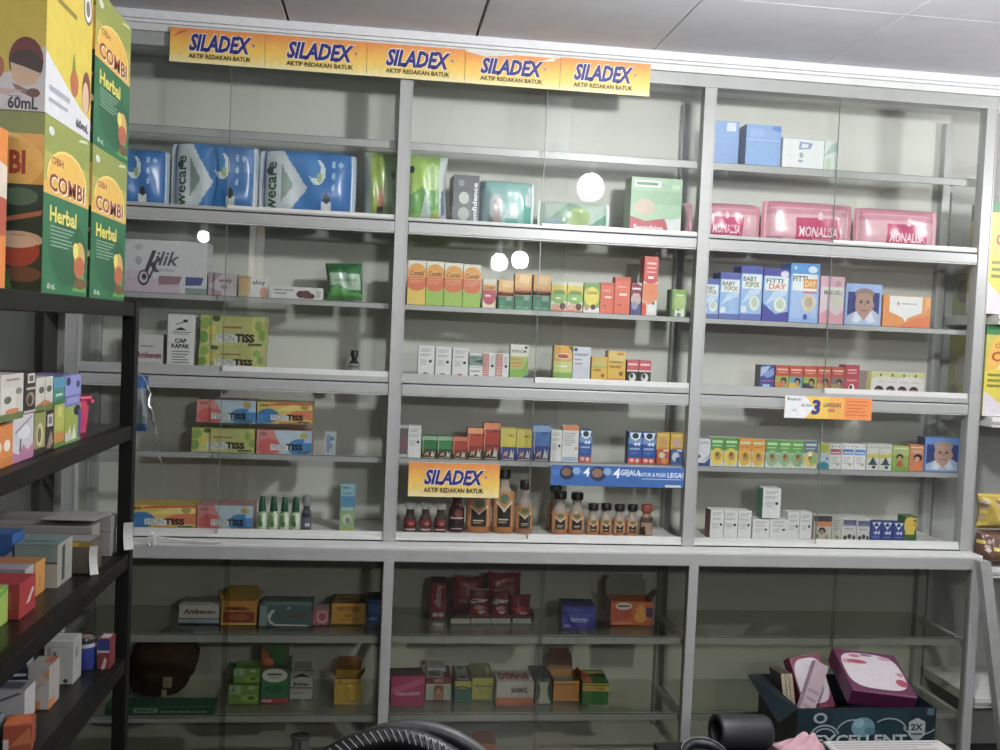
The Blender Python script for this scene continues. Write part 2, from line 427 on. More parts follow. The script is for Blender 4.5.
# ================================================================== black rack on the left
blk = mat('#100f0d', .5, 0, .25, .1, 40)
rack = empty('metal_rack', (-.8, -1.6, 0), 'tall black metal rack with dark shelves standing on the left', 'rack')
def rpart(name, mb_):
    o = mb_.build(name); o.parent = rack; o.matrix_parent_inverse = Matrix.Translation(-Vector(rack.location)); return o
for X in (-.606, -1.06):
    for Y in (-.975, -2.5):
        mb = MB(); mb.box(X, X+.029, Y, Y+.029, 0, 1.535, blk, .002); rpart('upright', mb)
for z in (1.533, 1.267, .985, .755, .40):
    mb = MB(); mb.box(-.606, -.580, -2.471, -.975, z-.031, z-.0005, blk, .002); rpart('shelf_edge', mb)
    mb = MB(); mb.box(-1.05, -.606, -2.49, -.955, z-.012, z-.0008, mat('#151411', .3, 0, .35, .1, 30)); rpart('shelf', mb)
    mb = MB(); mb.box(-1.031, -.606, -.97, -.95, z-.030, z-.012, blk); rpart('cross_bar', mb)

# ================================================================== white stand on the right
st = empty('display_stand', (2.4, .0, 0), 'white display stand with big cartons at the right edge, beyond the cabinet', 'stand')
def spart(name, mb_):
    o = mb_.build(name); o.parent = st; o.matrix_parent_inverse = Matrix.Translation(-Vector(st.location)); return o
sw = mat('#cfcfca', .5)
for z in (1.640, 1.285, .76, .30):
    mb = MB(); mb.box(2.05, 2.70, -.03, .31, z-.035, z, sw, .002); mb.box(2.05, 2.70, -.034, -.03, z-.022, z-.014, '#a5a5a0'); spart('shelf', mb)
mb = MB(); mb.box(2.70, 2.725, -.03, .31, 0, 2.1, sw, .002); spart('side_panel', mb)
mb = MB(); mb.box(2.05, 2.70, .296, .312, 0, 2.1, mat('#a8a8a6', .6)); spart('back_panel', mb)

# ================================================================== products in the cabinet
WH, K_ = '#d9d9d5', '#202024'
def med(dot='#23262b', acc=None, dk='#8d9096', name=None):          # white medicine carton: small print and a round mark
    o = lines(.14, .80, .86, .93, 3, '#9a9ea2')+lines(.12, .66, .8, .74, 2, dk)+[e(.78, .50, .095, .05, dot)]+lines(.14, .36, .62, .56, 4, '#a9adb0')
    if acc: o += [e(.5, .05, .2, .08, acc)]
    return o
def siladex(big=.50, small=.14, cy=.58, w=.66, cx=.53):
    stops = [(0, (238, 222, 165)), (.22, (237, 205, 98)), (.45, (242, 192, 48)), (.7, (238, 168, 42)), (.85, (233, 148, 42)), (1, (230, 136, 48))]
    o = []
    for i in range(22):
        v = (i+.5)/22
        for (a, ca), (b, cb_) in zip(stops, stops[1:]):
            if a <= v <= b: k = (v-a)/(b-a); o.append(r(0, i/22, 1, (i+1)/22, '#%02x%02x%02x' % tuple(round(x+(y-x)*k) for x, y in zip(ca, cb_))))
    return o+[t('SILADEX', cx, cy, big, '#efeae0', w*1.02, .26, 0, .075), t('SILADEX', cx, cy, big, '#2b2a7e', w, .26, 0, .045), e(cx+w*.53, cy+.02, .012, .045, '#7c76b0'), t('AKTIF REDAKAN BATUK', cx, .20, small, '#3a3410', w, 0, 0, .03)]
def placard(name, label, group, X, Y, Z, W, H, ops, D=.0016, lean=0.0, base='#e8e3d2', cat='sign', curl=True):
    mb = MB(); n = 14
    def cy(u): return -.0025*math.sin(u*PI*2.3)*abs(2*u-1) if curl else 0
    for i in range(n):
        u0, u1 = i/n, (i+1)/n
        a, b, y0, y1 = u0*W-W/2, u1*W-W/2, cy(u0), cy(u1)
        mb.face([(a, y0, 0), (b, y1, 0), (b, y1, H), (a, y0, H)], base); mb.face([(a, y0+D, 0), (a, y0+D, H), (b, y1+D, H), (b, y1+D, 0)], base)
        mb.face([(a, y0, H), (b, y1, H), (b, y1+D, H), (a, y0+D, H)], base); mb.face([(a, y0, 0), (a, y0+D, 0), (b, y1+D, 0), (b, y1, 0)], base)
    for s_ in (-1, 1): mb.face([(s_*W/2, cy(0), 0), (s_*W/2, cy(0)+D, 0), (s_*W/2, cy(0)+D, H), (s_*W/2, cy(0), H)], base)
    mb.art(ops, (-W/2, -.0035 if curl else 0, 0), (1, 0, 0), (0, 0, 1), (0, -1, 0), W, H)
    o = mb.build(name, loc=(X+W/2, Y, Z)); o.rotation_euler = (lean, 0, 0)
    return tag(o, label, cat, group)
for i, (x0, x1, w_) in enumerate(((-.7275, -.4427, 'first from the left, above the blue wipes'), (-.4415, -.1287, 'second from the left, above the left bay'), (-.1275, .1802, 'third, across the first upright'), (.1816, .4876, 'fourth, over the middle bay with its torn upper edge'), (.4888, .7852, 'last on the right'))):
    h = .104 if i != 3 else .099
    ops = siladex(.46, .125, .60, .66, (.53, .54, .52, .49, .48)[i])
    if i == 3: ops += [p('#f4f1ea', (.80, .86), (.93, .90), (.95, 1.0), (.88, .96)), p('#cfcfcb', (0, 1), (.2, .88), (.5, .97), (.5, 1))]
    if i == 0: ops += [p('#c9622a', (.03, .72), (.17, .9), (.2, .97), (.1, .9))]
    placard('shelf_sticker', 'yellow-orange sticker on the top rail, '+w_, 'stickers along the top rail', x0, -.018, 2.2915, x1-x0, h, ops)
placard('shelf_sticker', 'small yellow sticker with purple lettering hanging over the middle bay bottles', 'stickers on the shelf fronts', *(0.0536,-0.0040,0.9621,0.2965,0.1113), siladex(.40, .13, .58, .66, .5))
d = [r(0, 0, 1, 1, '#2f62a8'), r(0, .5, 1, .75, '#3a70b6'), e(.12, .62, .055, .34, '#22324f'), e(.115, .66, .035, .2, '#7c5a4a'), e(.19, .72, .03, .18, '#7fa6cf'), t('4', .265, .68, .42, '#eef3f8', None, .1), e(.35, .60, .06, .36, '#22324f'), e(.345, .64, .04, .22, '#8a6455'), e(.42, .72, .03, .18, '#7fa6cf'),
     t('4', .49, .66, .46, '#eef3f8', None, .1), t('GEJALA', .595, .66, .26, '#dfe8f2', .15), t('BATUK & PILEK', .76, .62, .17, '#cfdcec', .21), t('LEGA!', .935, .62, .24, '#dfe8f2', .12)]+lines(.68, .36, .98, .46, 1, '#a9c0dc')+[r(.86, .02, .98, .14, '#c3c6c2')]
placard('shelf_sticker', 'long blue sticker with white lettering under the middle bay shelf', 'stickers on the shelf fronts', *(0.5197,-0.0040,1.0095,0.4514,0.0684), d)
d = [r(0, 0, 1, 1, '#e59a2e'), r(.24, 0, .5, 1, '#e8bb30'), r(.5, 0, .68, 1, '#e9a63a'), r(.68, 0, 1, 1, '#e88a3c'), p('#dedede', (0, 0), (.23, 0), (.34, .5), (.23, 1), (0, 1)), t('Biositron', .10, .86, .14, '#444a55', .15), p('#b9bcc0', (.08, .3), (.11, .45), (.14, .3)), t('RUTIN', .25, .58, .11, '#33363c', .12), t('3', .355, .52, .6, '#2a3a86', None, .1, 0, .05), t('LANGKAH', .54, .64, .2, '#3a3a55', .2, .1), t('OKE', .53, .4, .15, '#4a4a58', .08, .1)]+lines(.70, .14, .96, .9, 5, '#d56a35')
placard('shelf_sticker', 'orange and white sticker with a big blue 3 on the right bay rail', 'stickers on the shelf fronts', *(1.3102,-0.0050,1.2581,0.3103,0.0749), d)

# ---- top shelf, right bay
bx('carton', 'sky-blue carton with white corner label beside the right upright, top shelf', 'blue cartons', (1.0378,0.0900,2.1050,0.0987,0.1515), .09, '#7fa6d8', [r(.55, .78, .88, .97, '#d3dcea'), r(.1, .1, .9, .5, '#789fd4')])
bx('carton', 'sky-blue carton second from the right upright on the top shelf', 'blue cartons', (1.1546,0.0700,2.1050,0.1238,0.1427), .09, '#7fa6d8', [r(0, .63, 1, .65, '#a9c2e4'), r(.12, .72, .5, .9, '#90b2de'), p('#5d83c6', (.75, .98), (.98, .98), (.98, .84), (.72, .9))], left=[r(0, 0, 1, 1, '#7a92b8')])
bx('carton', 'white carton with grey print next to the two blue ones, top shelf', None, (1.2821,0.0600,2.1050,0.1479,0.1062), .07, '#d8dbd8', [r(0, .95, 1, 1, '#b4b9b8'), p('#7f97b8', (.38, .62), (.66, .66), (.72, .84), (.40, .88)), p('#d8dbd8', (.44, .68), (.6, .7), (.62, .8), (.46, .82)), e(.45, .45, .05, .09, '#9aa3ae'), r(.38, .22, .5, .3, '#8fa2bd')])
bx('carton', 'small pale green-white carton at the end of the top shelf row', None, (1.4324,0.0600,2.1050,0.0485,0.1027), .05, '#c9d4cd', [p('#9fb6a8', (0, .5), (.5, .9), (1, .95), (1, .7)), r(.1, 0, .5, .4, '#b5c6a8')])

# ---- second shelf, left bay: wet wipes
def wipes(name, label, pos, first=False, seed=1):
    ops = [r(0, 0, 1, 1, '#2f7fc4'), r(.60, 0, 1, 1, '#2a72bb'), p('#d3dde0', (.06, .02), (.06, .98), (.24, .98), (.50, .42), (.34, .02)), p('#8fa79a', (.24, .2), (.24, .75), (.36, .45)), p('#2f7fc4', (.24, 0), (.42, .0), (.5, .12), (.44, .3), (.34, .1)),
           e(.60, .66, .085, .19, '#d6e6e3'), e(.57, .71, .065, .14, '#2f7fc4'), e(.625, .58, .03, .08, '#9db87a'), e(.77, .80, .02, .05, '#9cc4e4'), e(.77, .62, .02, .05, '#9cc4e4'), e(.77, .44, .02, .05, '#9cc4e4'), e(.84, .80, .02, .05, '#9cc4e4'),
           e(.70, .13, .055, .16, '#d8dcd8'), e(.70, .28, .035, .08, '#2a3238'), e(.70, .10, .03, .06, '#e9ebe6'), e(.115, .66, .035, .065, '#1d2b33'),
           t('wecare', .145, .42, .115, '#2a5a30', .74, 0, 1, .02)]
    return pillow(name, label, 'blue wet wipes packs', pos, .075, '#2f7fc4', ops, 'lr', crim_col='#b4c6d2', seed=seed, amp=.005, nx=60, ny=40)
wipes('wipes_pack', 'blue wet-wipes pack partly hidden behind the big cartons on the rack', (-0.9956,0.0600,1.8480,0.2539,0.1870), seed=3)
wipes('wipes_pack', 'blue wet-wipes pack in the middle of the three, silver left edge', (-0.7349,0.0550,1.8480,0.2711,0.2163), seed=5)
wipes('wipes_pack', 'blue wet-wipes pack rightmost of the three, before the green pack', (-0.4593,0.0500,1.8480,0.3084,0.2125), seed=8)
pillow('diaper_pack', 'green film pack with pale rounded end, left of the first upright', 'green film packs', (-0.1289,0.0600,1.8480,0.1124,0.2295), .09, '#86a83c', [r(0, 0, 1, 1, '#7fa83a'), r(0, 0, .22, 1, '#a8b8a8'), r(.22, 0, .55, 1, '#93b335'), p('#5f8a3c', (.55, 1), (1, 1), (1, 0), (.65, 0), (.75, .5)), r(.42, .06, .6, .22, '#33302c'), r(.40, .2, .62, .36, '#b4764e'), e(.51, .40, .08, .06, '#c09070'), e(.9, .66, .07, .05, '#1f2a22')], 'tb', crim_col='#88a050', seed=2)
pillow('diaper_pack', 'green film pack with pale bottle picture, right of the first upright', 'green film packs', (0.0065,0.0550,1.8480,0.1395,0.2286), .09, '#8fbf4a', [r(0, 0, 1, 1, '#8cc048'), e(.3, .62, .3, .34, '#a9cf4e'), p('#63a844', (0, .35), (.4, .5), (.8, .45), (.8, .2), (0, .1)), e(.65, .66, .2, .2, '#b7d98e'), p('#c5d9d0', (.34, 0), (.64, 0), (.58, .3), (.5, .42), (.44, .3)), r(.82, 0, 1, 1, '#c8d6d6'), p('#5a6f90', (.86, .1), (.95, .14), (.95, .5), (.88, .44)), e(.16, .75, .07, .05, '#1f2a22'), e(.76, .08, .1, .07, '#cfc25a')], 'tb', crim_col='#9fb88a', seed=4)
bx('diaper_carton', 'black carton with two round pictures and white vertical lettering, second shelf', None, (0.1623,0.0600,1.8480,0.0854,0.1662), .11, '#3a4248', [r(0, 0, 1, 1, '#394046'), e(.42, .55, .2, .12, '#b8bbb2'), e(.42, .24, .22, .13, '#9ba09a'), r(.72, 0, 1, 1, '#2c3238'), e(.3, .84, .12, .07, '#76858a'), t('confidence', .845, .44, .17, '#e4e7e6', .84, 0, 1, .02)], rot=.06)
pillow('diaper_pack', 'translucent teal film pack with people printed on it, middle bay', None, (0.2483,0.0600,1.8480,0.1924,0.1585), .10, '#7fb8b0', [r(0, 0, 1, 1, '#8cc4bc'), r(0, 0, .14, 1, '#6d8a92'), e(.12, .45, .14, .34, '#7fa7ae'), p('#5f7672', (.1, 0), (.42, 0), (.38, .25), (.28, .35)), e(.32, .42, .12, .30, '#c2c8c6'), e(.33, .2, .07, .22, '#b4a09c'), e(.33, .5, .05, .06, '#8a6a62'), p('#55b5a8', (.46, 0), (.72, 0), (.7, .2), (.5, .2)), p('#c8d8d8', (.44, .18), (.72, .22), (.66, .4), (.5, .4)), r(.80, 0, .98, .62, '#3cb09c'), e(.9, .6, .09, .14, '#d2dede'), e(.92, .82, .05, .08, '#dfe3e0')], 'lr', crim_col='#a8c8c4', seed=9)
pillow('sachet_pack', 'low pale green pouch lying flat in front of the lamp reflection', None, (0.4541,0.0600,1.8480,0.2432,0.1000), .07, '#9fc0a4', [r(0, 0, 1, 1, '#b4cbb8'), p('#7fb08a', (.05, .2), (.4, .95), (.6, .8), (.3, .1)), e(.55, .5, .16, .3, '#a9c47a'), p('#5fa484', (.7, .2), (.98, .7), (.98, .3)), r(.1, .1, .3, .4, '#9ab8c0')], 'lr', crim_col='#a8c4b4', seed=11)
bx('medicine_carton', 'green and red carton with white lettering at the end of the second shelf', None, (0.7642,0.0700,1.8480,0.1761,0.1979), .09, '#9fc49f', [r(0, .3, 1, 1, '#a4c8a2'), r(0, .55, 1, .78, '#96be98'), r(.06, .84, .58, .95, '#e8ece6'), r(.1, .87, .52, .92, '#6f9a78'), e(.28, .5, .2, .14, '#cdb8a0'), p('#c24350', (0, 0), (1, 0), (.8, .1), (.66, .32), (.3, .26), (0, .34)), p('#d8dcd6', (.78, 0), (1, 0), (1, .34), (.7, .3)), r(.8, .82, .95, .9, '#bcd8b8'), t('Sangobion', .36, .14, .09, '#f1ece8', .58)])
pillow('pad_pack', 'pink pack end squeezed against the second upright in the middle bay', None, (0.9551,0.0700,1.8480,0.0331,0.1212), .08, '#c8889a', [r(0, 0, 1, 1, '#c98c9c'), r(0, 0, .4, 1, '#b89aa0')], 'tb', crim_col='#d0a4b0', seed=6, nx=16)
# ---- second shelf, right bay: pink packs
def pads(label, pos, seed, cx=.55):
    ops = [r(0, 0, 1, 1, '#d9a3ae'), r(0, .86, 1, 1, '#cf8497'), r(0, .70, 1, .80, '#c98a98'), r(.08, .2, .92, .7, '#dbaab2'), r(cx-.22, .04, cx+.28, .60, '#c4456f'), r(.05, .06, .2, .14, '#b76a80'),
           t('MONALISA', cx+.03, .30, .22, '#e8d3d8', .44, 0, 0, .02), e(cx+.03, .66, .03, .1, '#e6c6cc'), r(cx-.02, .08, cx+.2, .14, '#d9889f')]
    return pillow('pad_pack', label, 'pink packs', pos, .085, '#cf90a0', ops, 'lr', crim_col='#c9838f', seed=seed, nx=60, ny=26)
pads('pink pack leftmost in the right bay, partly behind the upright', (1.0112,0.0600,1.8480,0.2179,0.1286), 21, .38)
pads('pink pack in the middle of the right bay, under the white streak', (1.2339,0.0550,1.8480,0.3257,0.1476), 22, .56)
pads('pink pack rightmost in the right bay', (1.5709,0.0600,1.8480,0.3082,0.1434), 23, .56)

# ---- third shelf (glass), left bay
bx('tissue_carton', 'long white and lilac carton with dark script lettering, left bay', None, (-0.9404,0.0600,1.5820,0.3301,0.1668), .10, '#c9c5c8', [r(0, 0, 1, 1, '#c8c8c8'), r(0, 0, .75, .28, '#c4aebc'), r(0, .28, .5, .42, '#c6b8c2'), t('k', .505, .60, .40, '#3a3440', None, .35), t('ilik', .62, .66, .26, '#55505c', .24, .3), e(.41, .28, .055, .15, '#3a3440'), e(.41, .29, .04, .11, '#c6b6c0'), e(.415, .30, .022, .06, '#3a3440'), p('#3a3440', (.45, .26), (.47, .26), (.53, .56), (.51, .56)),
   t('FACIAL', .61, .44, .05, '#8a8690', .18), p('#8d6a74', (.55, .16), (.74, .18), (.77, .33), (.55, .33)), p('#3d4a86', (.80, .16), (.95, .18), (.97, .33), (.80, .33)), r(.80, .0, 1, .12, '#7d938a'), e(.36, .86, .04, .06, '#b0b0b4'), e(.36, .6, .03, .08, '#a2a0a6')])
bx('soap_carton', 'small white and mauve carton next to the script-lettered carton', None, (-0.6032,0.0550,1.5820,0.0870,0.0731), .05, '#cac6c6', [r(0, 0, .45, 1, '#b294a0'), p('#c9bcc0', (.0, .4), (.4, .2), (1, .3), (1, 1), (.5, 1)), t('arely', .62, .66, .16, '#55484f', .5, .2), e(.55, .4, .12, .1, '#a08a92')])
bx('soap_carton', 'small carton with peach left end and white right end', None, (-0.5096,0.0550,1.5820,0.0876,0.0682), .05, '#d2cfca', [r(0, 0, .42, 1, '#c99b6a'), e(.18, .55, .2, .35, '#d9ae7c'), r(0, 0, .42, .25, '#cbb98e'), t('aloy', .72, .68, .2, '#3f4260', .46), e(.9, .25, .14, .25, '#c98a72')])
bx('medicine_carton', 'low long white carton with brown pods picture beside the green pouch', None, (-0.4083,0.0550,1.5820,0.1646,0.0398), .05, '#d3d2cc', [t('asam jawa', .24, .72, .16, '#4a4a48', .38), r(.06, .4, .3, .5, '#8c8c88'), e(.58, .42, .09, .3, '#5a3c36'), e(.68, .42, .1, .34, '#68463e'), e(.77, .3, .08, .22, '#5a3c36'), r(.87, .2, .96, .8, '#b0b0aa')])
pillow('refill_pouch', 'green stand-up pouch with pale label leaning on the left bay shelf', None, (-0.2355,0.0900,1.5820,0.1196,0.1237), .07, '#3f8a4c', [r(0, 0, 1, 1, '#3c7f48'), p('#62b45c', (0, 0), (1, 0), (1, .16), (.6, .24), (.3, .4), (.1, .34)), p('#a9c4aa', (.1, .40), (.3, .42), (.62, .27), (.95, .25), (.95, .7), (.1, .74)), lines(.2, .45, .85, .62, 1, '#86a890')[0], r(.2, .55, .75, .58, '#86a890'), p('#2e6a3c', (.1, .8), (.6, .8), (.9, .96), (.1, .96))], 'tb', seed=14, roll=-.05, crim_col='#44804a')
# ---- fourth shelf (wooden), left bay
bx('medicine_carton', 'white carton with dark red lettering on the fourth shelf, far left', None, (-0.8478,0.0600,1.3500,0.1073,0.1002), .06, '#c6c4c0', [t('Ambeven', .60, .34, .20, '#7c2030', .72, .1, 0, .03), r(.35, .6, .75, .64, '#8d8a88'), r(.1, .06, .95, .1, '#a8a6a2')])
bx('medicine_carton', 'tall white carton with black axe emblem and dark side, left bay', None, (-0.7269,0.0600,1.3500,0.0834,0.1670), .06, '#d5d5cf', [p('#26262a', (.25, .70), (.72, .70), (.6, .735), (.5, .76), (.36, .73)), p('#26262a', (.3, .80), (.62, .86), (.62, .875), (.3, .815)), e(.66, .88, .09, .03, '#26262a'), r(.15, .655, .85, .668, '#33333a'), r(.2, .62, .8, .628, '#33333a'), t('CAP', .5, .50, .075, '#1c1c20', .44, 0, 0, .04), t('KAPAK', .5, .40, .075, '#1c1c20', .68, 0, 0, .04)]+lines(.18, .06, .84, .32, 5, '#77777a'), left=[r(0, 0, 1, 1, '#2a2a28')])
def tissue(kind):
    if kind == 'green': a = [r(0, 0, 1, 1, '#b0b25c'), r(.03, .04, .97, .96, '#bcbd66'), e(.08, .75, .08, .2, '#8aa83e'), e(.17, .52, .07, .16, '#d8c23a'), e(.05, .3, .07, .2, '#6f9a3a'), e(.24, .9, .06, .1, '#4e5f2c'), e(.9, .7, .06, .18, '#8aa83e'), e(.96, .4, .06, .18, '#7f9c44'), r(.34, .60, .64, .67, '#b06a34'), e(.30, .12, .2, .08, '#c8ca84')]
    elif kind == 'red': a = [r(0, 0, 1, 1, '#a9bcc8'), r(0, 0, .42, 1, '#cf7f78'), e(.22, .3, .2, .34, '#cc5a54'), p('#b7cbd6', (.3, 1), (.75, 1), (1, .7), (1, .5), (.42, .45)), e(.8, .3, .24, .36, '#3f82bc'), p('#9fc0d8', (.86, .5), (1, .5), (1, 1), (.92, 1)), e(.86, .80, .075, .13, '#b9a64a'), t('165', .12, .84, .12, '#3a2a2c', .12)]
    else: a = [r(0, 0, 1, 1, '#d8b94a'), p('#d0582e', (0, .8), (.4, .98), (1, 1), (1, .9), (.4, .86)), e(.2, .36, .2, .34, '#2f77b0'), p('#d8764a', (.4, .3), (.7, .62), (1, .66), (1, .2)), p('#e8cf6a', (.3, .6), (.62, .9), (1, .86), (1, .7), (.6, .62)), r(0, 0, .12, .4, '#3f82bc'), e(.86, .80, .075, .13, '#a8963c'), t('165', .12, .86, .12, '#3a2a2c', .14), r(.4, 0, 1, .1, '#c87a34')]
    return a+[r(.25, .16, .62, .42, '#d8d8d4'), t('MON', .40, .30, .24, '#8a8e90', .25, 0, 0, .0), t('TISS', .69, .30, .24, '#15161a', .30, 0, 0, .05), r(.74, .06, .96, .14, '#5a6050')]
def tis(label, pos, kind, D=.11, name='tissue_pack'):
    base = {'green': '#b0b25c', 'red': '#b98a86', 'yellow': '#cfae4c'}[kind]
    return bx(name, label, 'facial tissue packs', pos, D, base, tissue(kind), lid=False)
tis('green flowered tissue pack, lower of the two beside the axe carton', (-0.6273,0.0550,1.3500,0.2015,0.0732), 'green')
tis('green flowered tissue pack, upper of the two beside the axe carton', (-0.6248,0.0600,1.4195,0.2017,0.1000), 'green')
bottle('dropper_bottle', 'tiny dark bottle standing alone on the left bay fourth shelf', None, (-0.1543,0.0900,1.3500,0.0358,0.0739), '#24302c', '#1b1f1e', '#8f948a', [r(.1, .5, .9, .7, '#4a504a')], sh=.55, cap=.28, neck=.5, lab=(.08, .42))
# ---- fifth shelf (glass), left bay
tis('green flowered tissue pack, bottom left of the block of four', (-0.6403,0.0500,1.0800,0.1970,0.0775), 'green')
tis('red and blue tissue pack, bottom right of the block of four', (-0.4368,0.0500,1.0800,0.1745,0.0770), 'red')
tis('red and blue tissue pack, top left of the block of four', (-0.6284,0.0550,1.1755,0.1846,0.0736), 'red')
tis('yellow tissue pack, top right of the block of four', (-0.4388,0.0550,1.1775,0.1746,0.0699), 'yellow')
bx('ointment_box', 'small upright pale box with blue print right of the tissue block', None, (-0.2210,0.0600,1.0800,0.0354,0.0755), .03, '#b6bcbc', [r(.15, .1, .5, .9, '#8594a8'), e(.66, .72, .2, .1, '#3b8ab8'), e(.6, .4, .2, .12, '#5f8fb0'), r(.62, .05, .9, .5, '#a0a8a8')])
# hanging packet by the rack and foil strip
pillow('hanging_packet', 'blue and clear flat packet hanging beside the black upright', None, (-0.8386,-0.0120,1.1448,0.0734,0.1748), .008, '#8f9ba0', [r(0, 0, 1, 1, '#7f8a8c'), r(0, .76, 1, 1, '#2f5f9a'), r(0, 0, 1, .14, '#38608a'), e(.3, .45, .25, .2, '#98a4a4')], 'tb', seed=31, nx=14)
mb = MB(); rnd = random.Random(7); A_ = Vector((-.7605, -.05, 1.301)); B_ = Vector((-.688, -.05, .947)); n = 22
pts = [A_.lerp(B_, i/n)+Vector((rnd.uniform(-.004, .004), rnd.uniform(-.004, .004), 0)) for i in range(n+1)]
wd = [(.002+.013*math.sin(min(1, (i+.5)/10)*PI)) if i < 10 else .0016 for i in range(n+1)]
mb.tube(pts, wd, mat('#c6c8c6', .15, .8, .5, .3, 300), 5, squash=.5)
mb.tube([A_, A_+Vector((-.012, 0, .02)), A_+Vector((-.03, .01, .03))], .0012, '#b0b0ac', 5)
tag(mb.build('foil_strip'), 'crumpled silver foil strip dangling beside the black upright', 'foil strip')
mb = MB(); pts = []
for i in range(20): a = 2*PI*i/19*1.3+1; pts.append((-.728+.016*math.cos(a)*.7, -.079+.004*math.sin(i), .822+.022*math.sin(a)))
for i in range(9): pts.append((-.715+.195*i/8, -.079, .831-.012*i/8-.004*math.sin(i/8*PI)))
mb.tube(pts, .0024, '#e0e0da', 6); tag(mb.build('wire'), 'thin pale wire with a coiled end lying along the left bay ledge', 'wire')
# ---- counter level, left bay
tis('yellow and orange tissue pack at counter level beside the black upright', (-0.8322,0.0550,0.8290,0.2107,0.0761), 'yellow')
tis('red and blue tissue pack at counter level beside the four green bottles', (-0.6169,0.0550,0.8290,0.1746,0.0787), 'red')
for i, (a, b, lab_) in enumerate(((257, 267.5, 'leftmost of the four'), (268.5, 279, 'second of the four'), (279.5, 290, 'third of the four'), (290.5, 301, 'rightmost of the four'))):
    X, Y, Z, W, H = ((-0.4311,0.0600,0.8290,0.0334,0.1081), (-0.3946,0.0600,0.8290,0.0335,0.1089), (-0.3595,0.0600,0.8290,0.0335,0.1081), (-0.3243,0.0600,0.8290,0.0336,0.1089))[i]
    bottle('spray_bottle', 'small bottle with tall dark green cap, '+lab_+' in the left bay', 'green-capped bottles', (X, Y, Z, W, H), '#86a878', '#17583a', '#b9c9a8', [e(.3, .5, .28, .4, '#6f9a4e'), e(.75, .6, .2, .4, '#e3ead8'), e(.45, .3, .2, .2, '#4f7f3c')], sh=.80, cap=.40, neck=.7, lab=(.04, .52), spray=True)
bottle('dropper_bottle', 'dark spray bottle with pale cap next to the green-capped bottles', None, (-0.2896,0.0650,0.8290,0.0338,0.1138), '#4c4d58', '#8a8a90', '#5d6070', [r(.1, .6, .9, .9, '#35363f'), r(.4, .1, .9, .3, '#c5c5c8')], sh=.62, cap=.28, neck=.62, lab=(.06, .56))
bx('repellent_carton', 'tall teal and blue carton standing alone at counter level, left bay', None, (-0.1637,0.0700,0.8290,0.0472,0.1557), .04, '#7fa8a8', [r(0, .55, 1, 1, '#8cb8c0'), r(0, .52, 1, .74, '#4f8fb4'), r(.1, .9, .6, .94, '#4f8a8a'), t('fresh', .45, .8, .05, '#3f7f78', .6), r(.1, .44, .9, .5, '#b4ccb8'), r(0, 0, 1, .42, '#8fb47a'), e(.5, .25, .32, .11, '#c9cfae'), e(.55, .22, .18, .07, '#8a8a9a'), r(0, 0, 1, .08, '#9fb44a')], left=[r(0, 0, 1, 1, '#3f6a5c')])

# ---- third shelf (glass), middle bay
def herb(bot): return [r(0, 0, 1, 1, '#dcdcc8'), r(0, 0, 1, .38, bot), r(0, .38, 1, .45, '#cfd8a8'), e(.5, .72, .52, .22, '#e39a2c'), r(0, .42, 1, .70, '#d8672e'), e(.5, .44, .5, .12, '#d8672e'), r(0, .64, 1, .80, '#e8a038'), t('Combi', .5, .72, .11, '#5a3a1c', .8, .25, 0, .02)]+lines(.08, .48, .92, .62, 3, '#e2a070')
for i, lab_ in enumerate(('leftmost of the four, with yellow foot', 'second of the four, with green foot', 'third of the four, with green foot', 'rightmost of the four, with green foot')):
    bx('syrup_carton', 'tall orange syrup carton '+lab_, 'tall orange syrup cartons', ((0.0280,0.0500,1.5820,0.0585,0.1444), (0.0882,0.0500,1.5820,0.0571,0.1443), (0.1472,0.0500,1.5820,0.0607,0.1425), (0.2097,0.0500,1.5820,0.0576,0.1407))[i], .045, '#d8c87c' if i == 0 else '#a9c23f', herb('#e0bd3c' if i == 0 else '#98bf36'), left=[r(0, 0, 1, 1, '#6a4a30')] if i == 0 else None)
bx('syrup_carton', 'small orange and pink syrup carton beside the four tall ones', None, (0.2769,0.0600,1.5820,0.0432,0.0967), .04, '#e0cfae', [r(0, .62, 1, .80, '#e59a3e'), e(.5, .36, .46, .24, '#b8405a'), r(0, .3, 1, .62, '#c0445a'), r(.15, .4, .6, .46, '#f0e0dc'), t('Combi', .5, .71, .11, '#6a4a24', .76, .2), r(0, .9, 1, 1, '#dcd8d0')])
for i, lab_ in enumerate(('leftmost of the lower row', 'middle of the lower row', 'rightmost of the lower row')):
    bx('herbal_carton', 'low dark green carton, '+lab_+', under orange ones', 'low green cartons', ((0.3275,0.0500,1.5820,0.0532,0.0544), (0.3822,0.0500,1.5820,0.0585,0.0621), (0.4424,0.0500,1.5820,0.0621,0.0634))[i], .045, '#2e7358', [r(0, .8, 1, 1, '#3f8468'), r(.5, .5, .85, .78, '#7fa48c'), e(.3, .35, .2, .2, '#3f8a5c'), r(.1, .1, .8, .16, '#8fb09a'), p('#3c9a6a', (0, 0), (.5, .2), (1, 0))])
for i, (lab_, z_) in enumerate((('leftmost, in the bulb glow,', 0), ('middle', 1), ('rightmost', 2))):
    q = ((0.3273,0.0500,1.6225,0.0499,0.0567), (0.3813,0.0500,1.6295,0.0551,0.0723), (0.4433,0.0500,1.6310,0.0587,0.0690))[i]
    bx('herbal_carton', 'orange carton on a green one, '+lab_+' of three', 'orange cartons stacked on green ones', q, .045, '#dba25a', [r(0, .0, 1, .36, '#d8935a'), r(0, .36, 1, 1, '#e2ac60'), p('#ecc98a', (.2, .6), (.8, .5), (1, .9), (.3, .95)), t('Combi', .5, .2, .2, '#a8602c', .8, .2)])
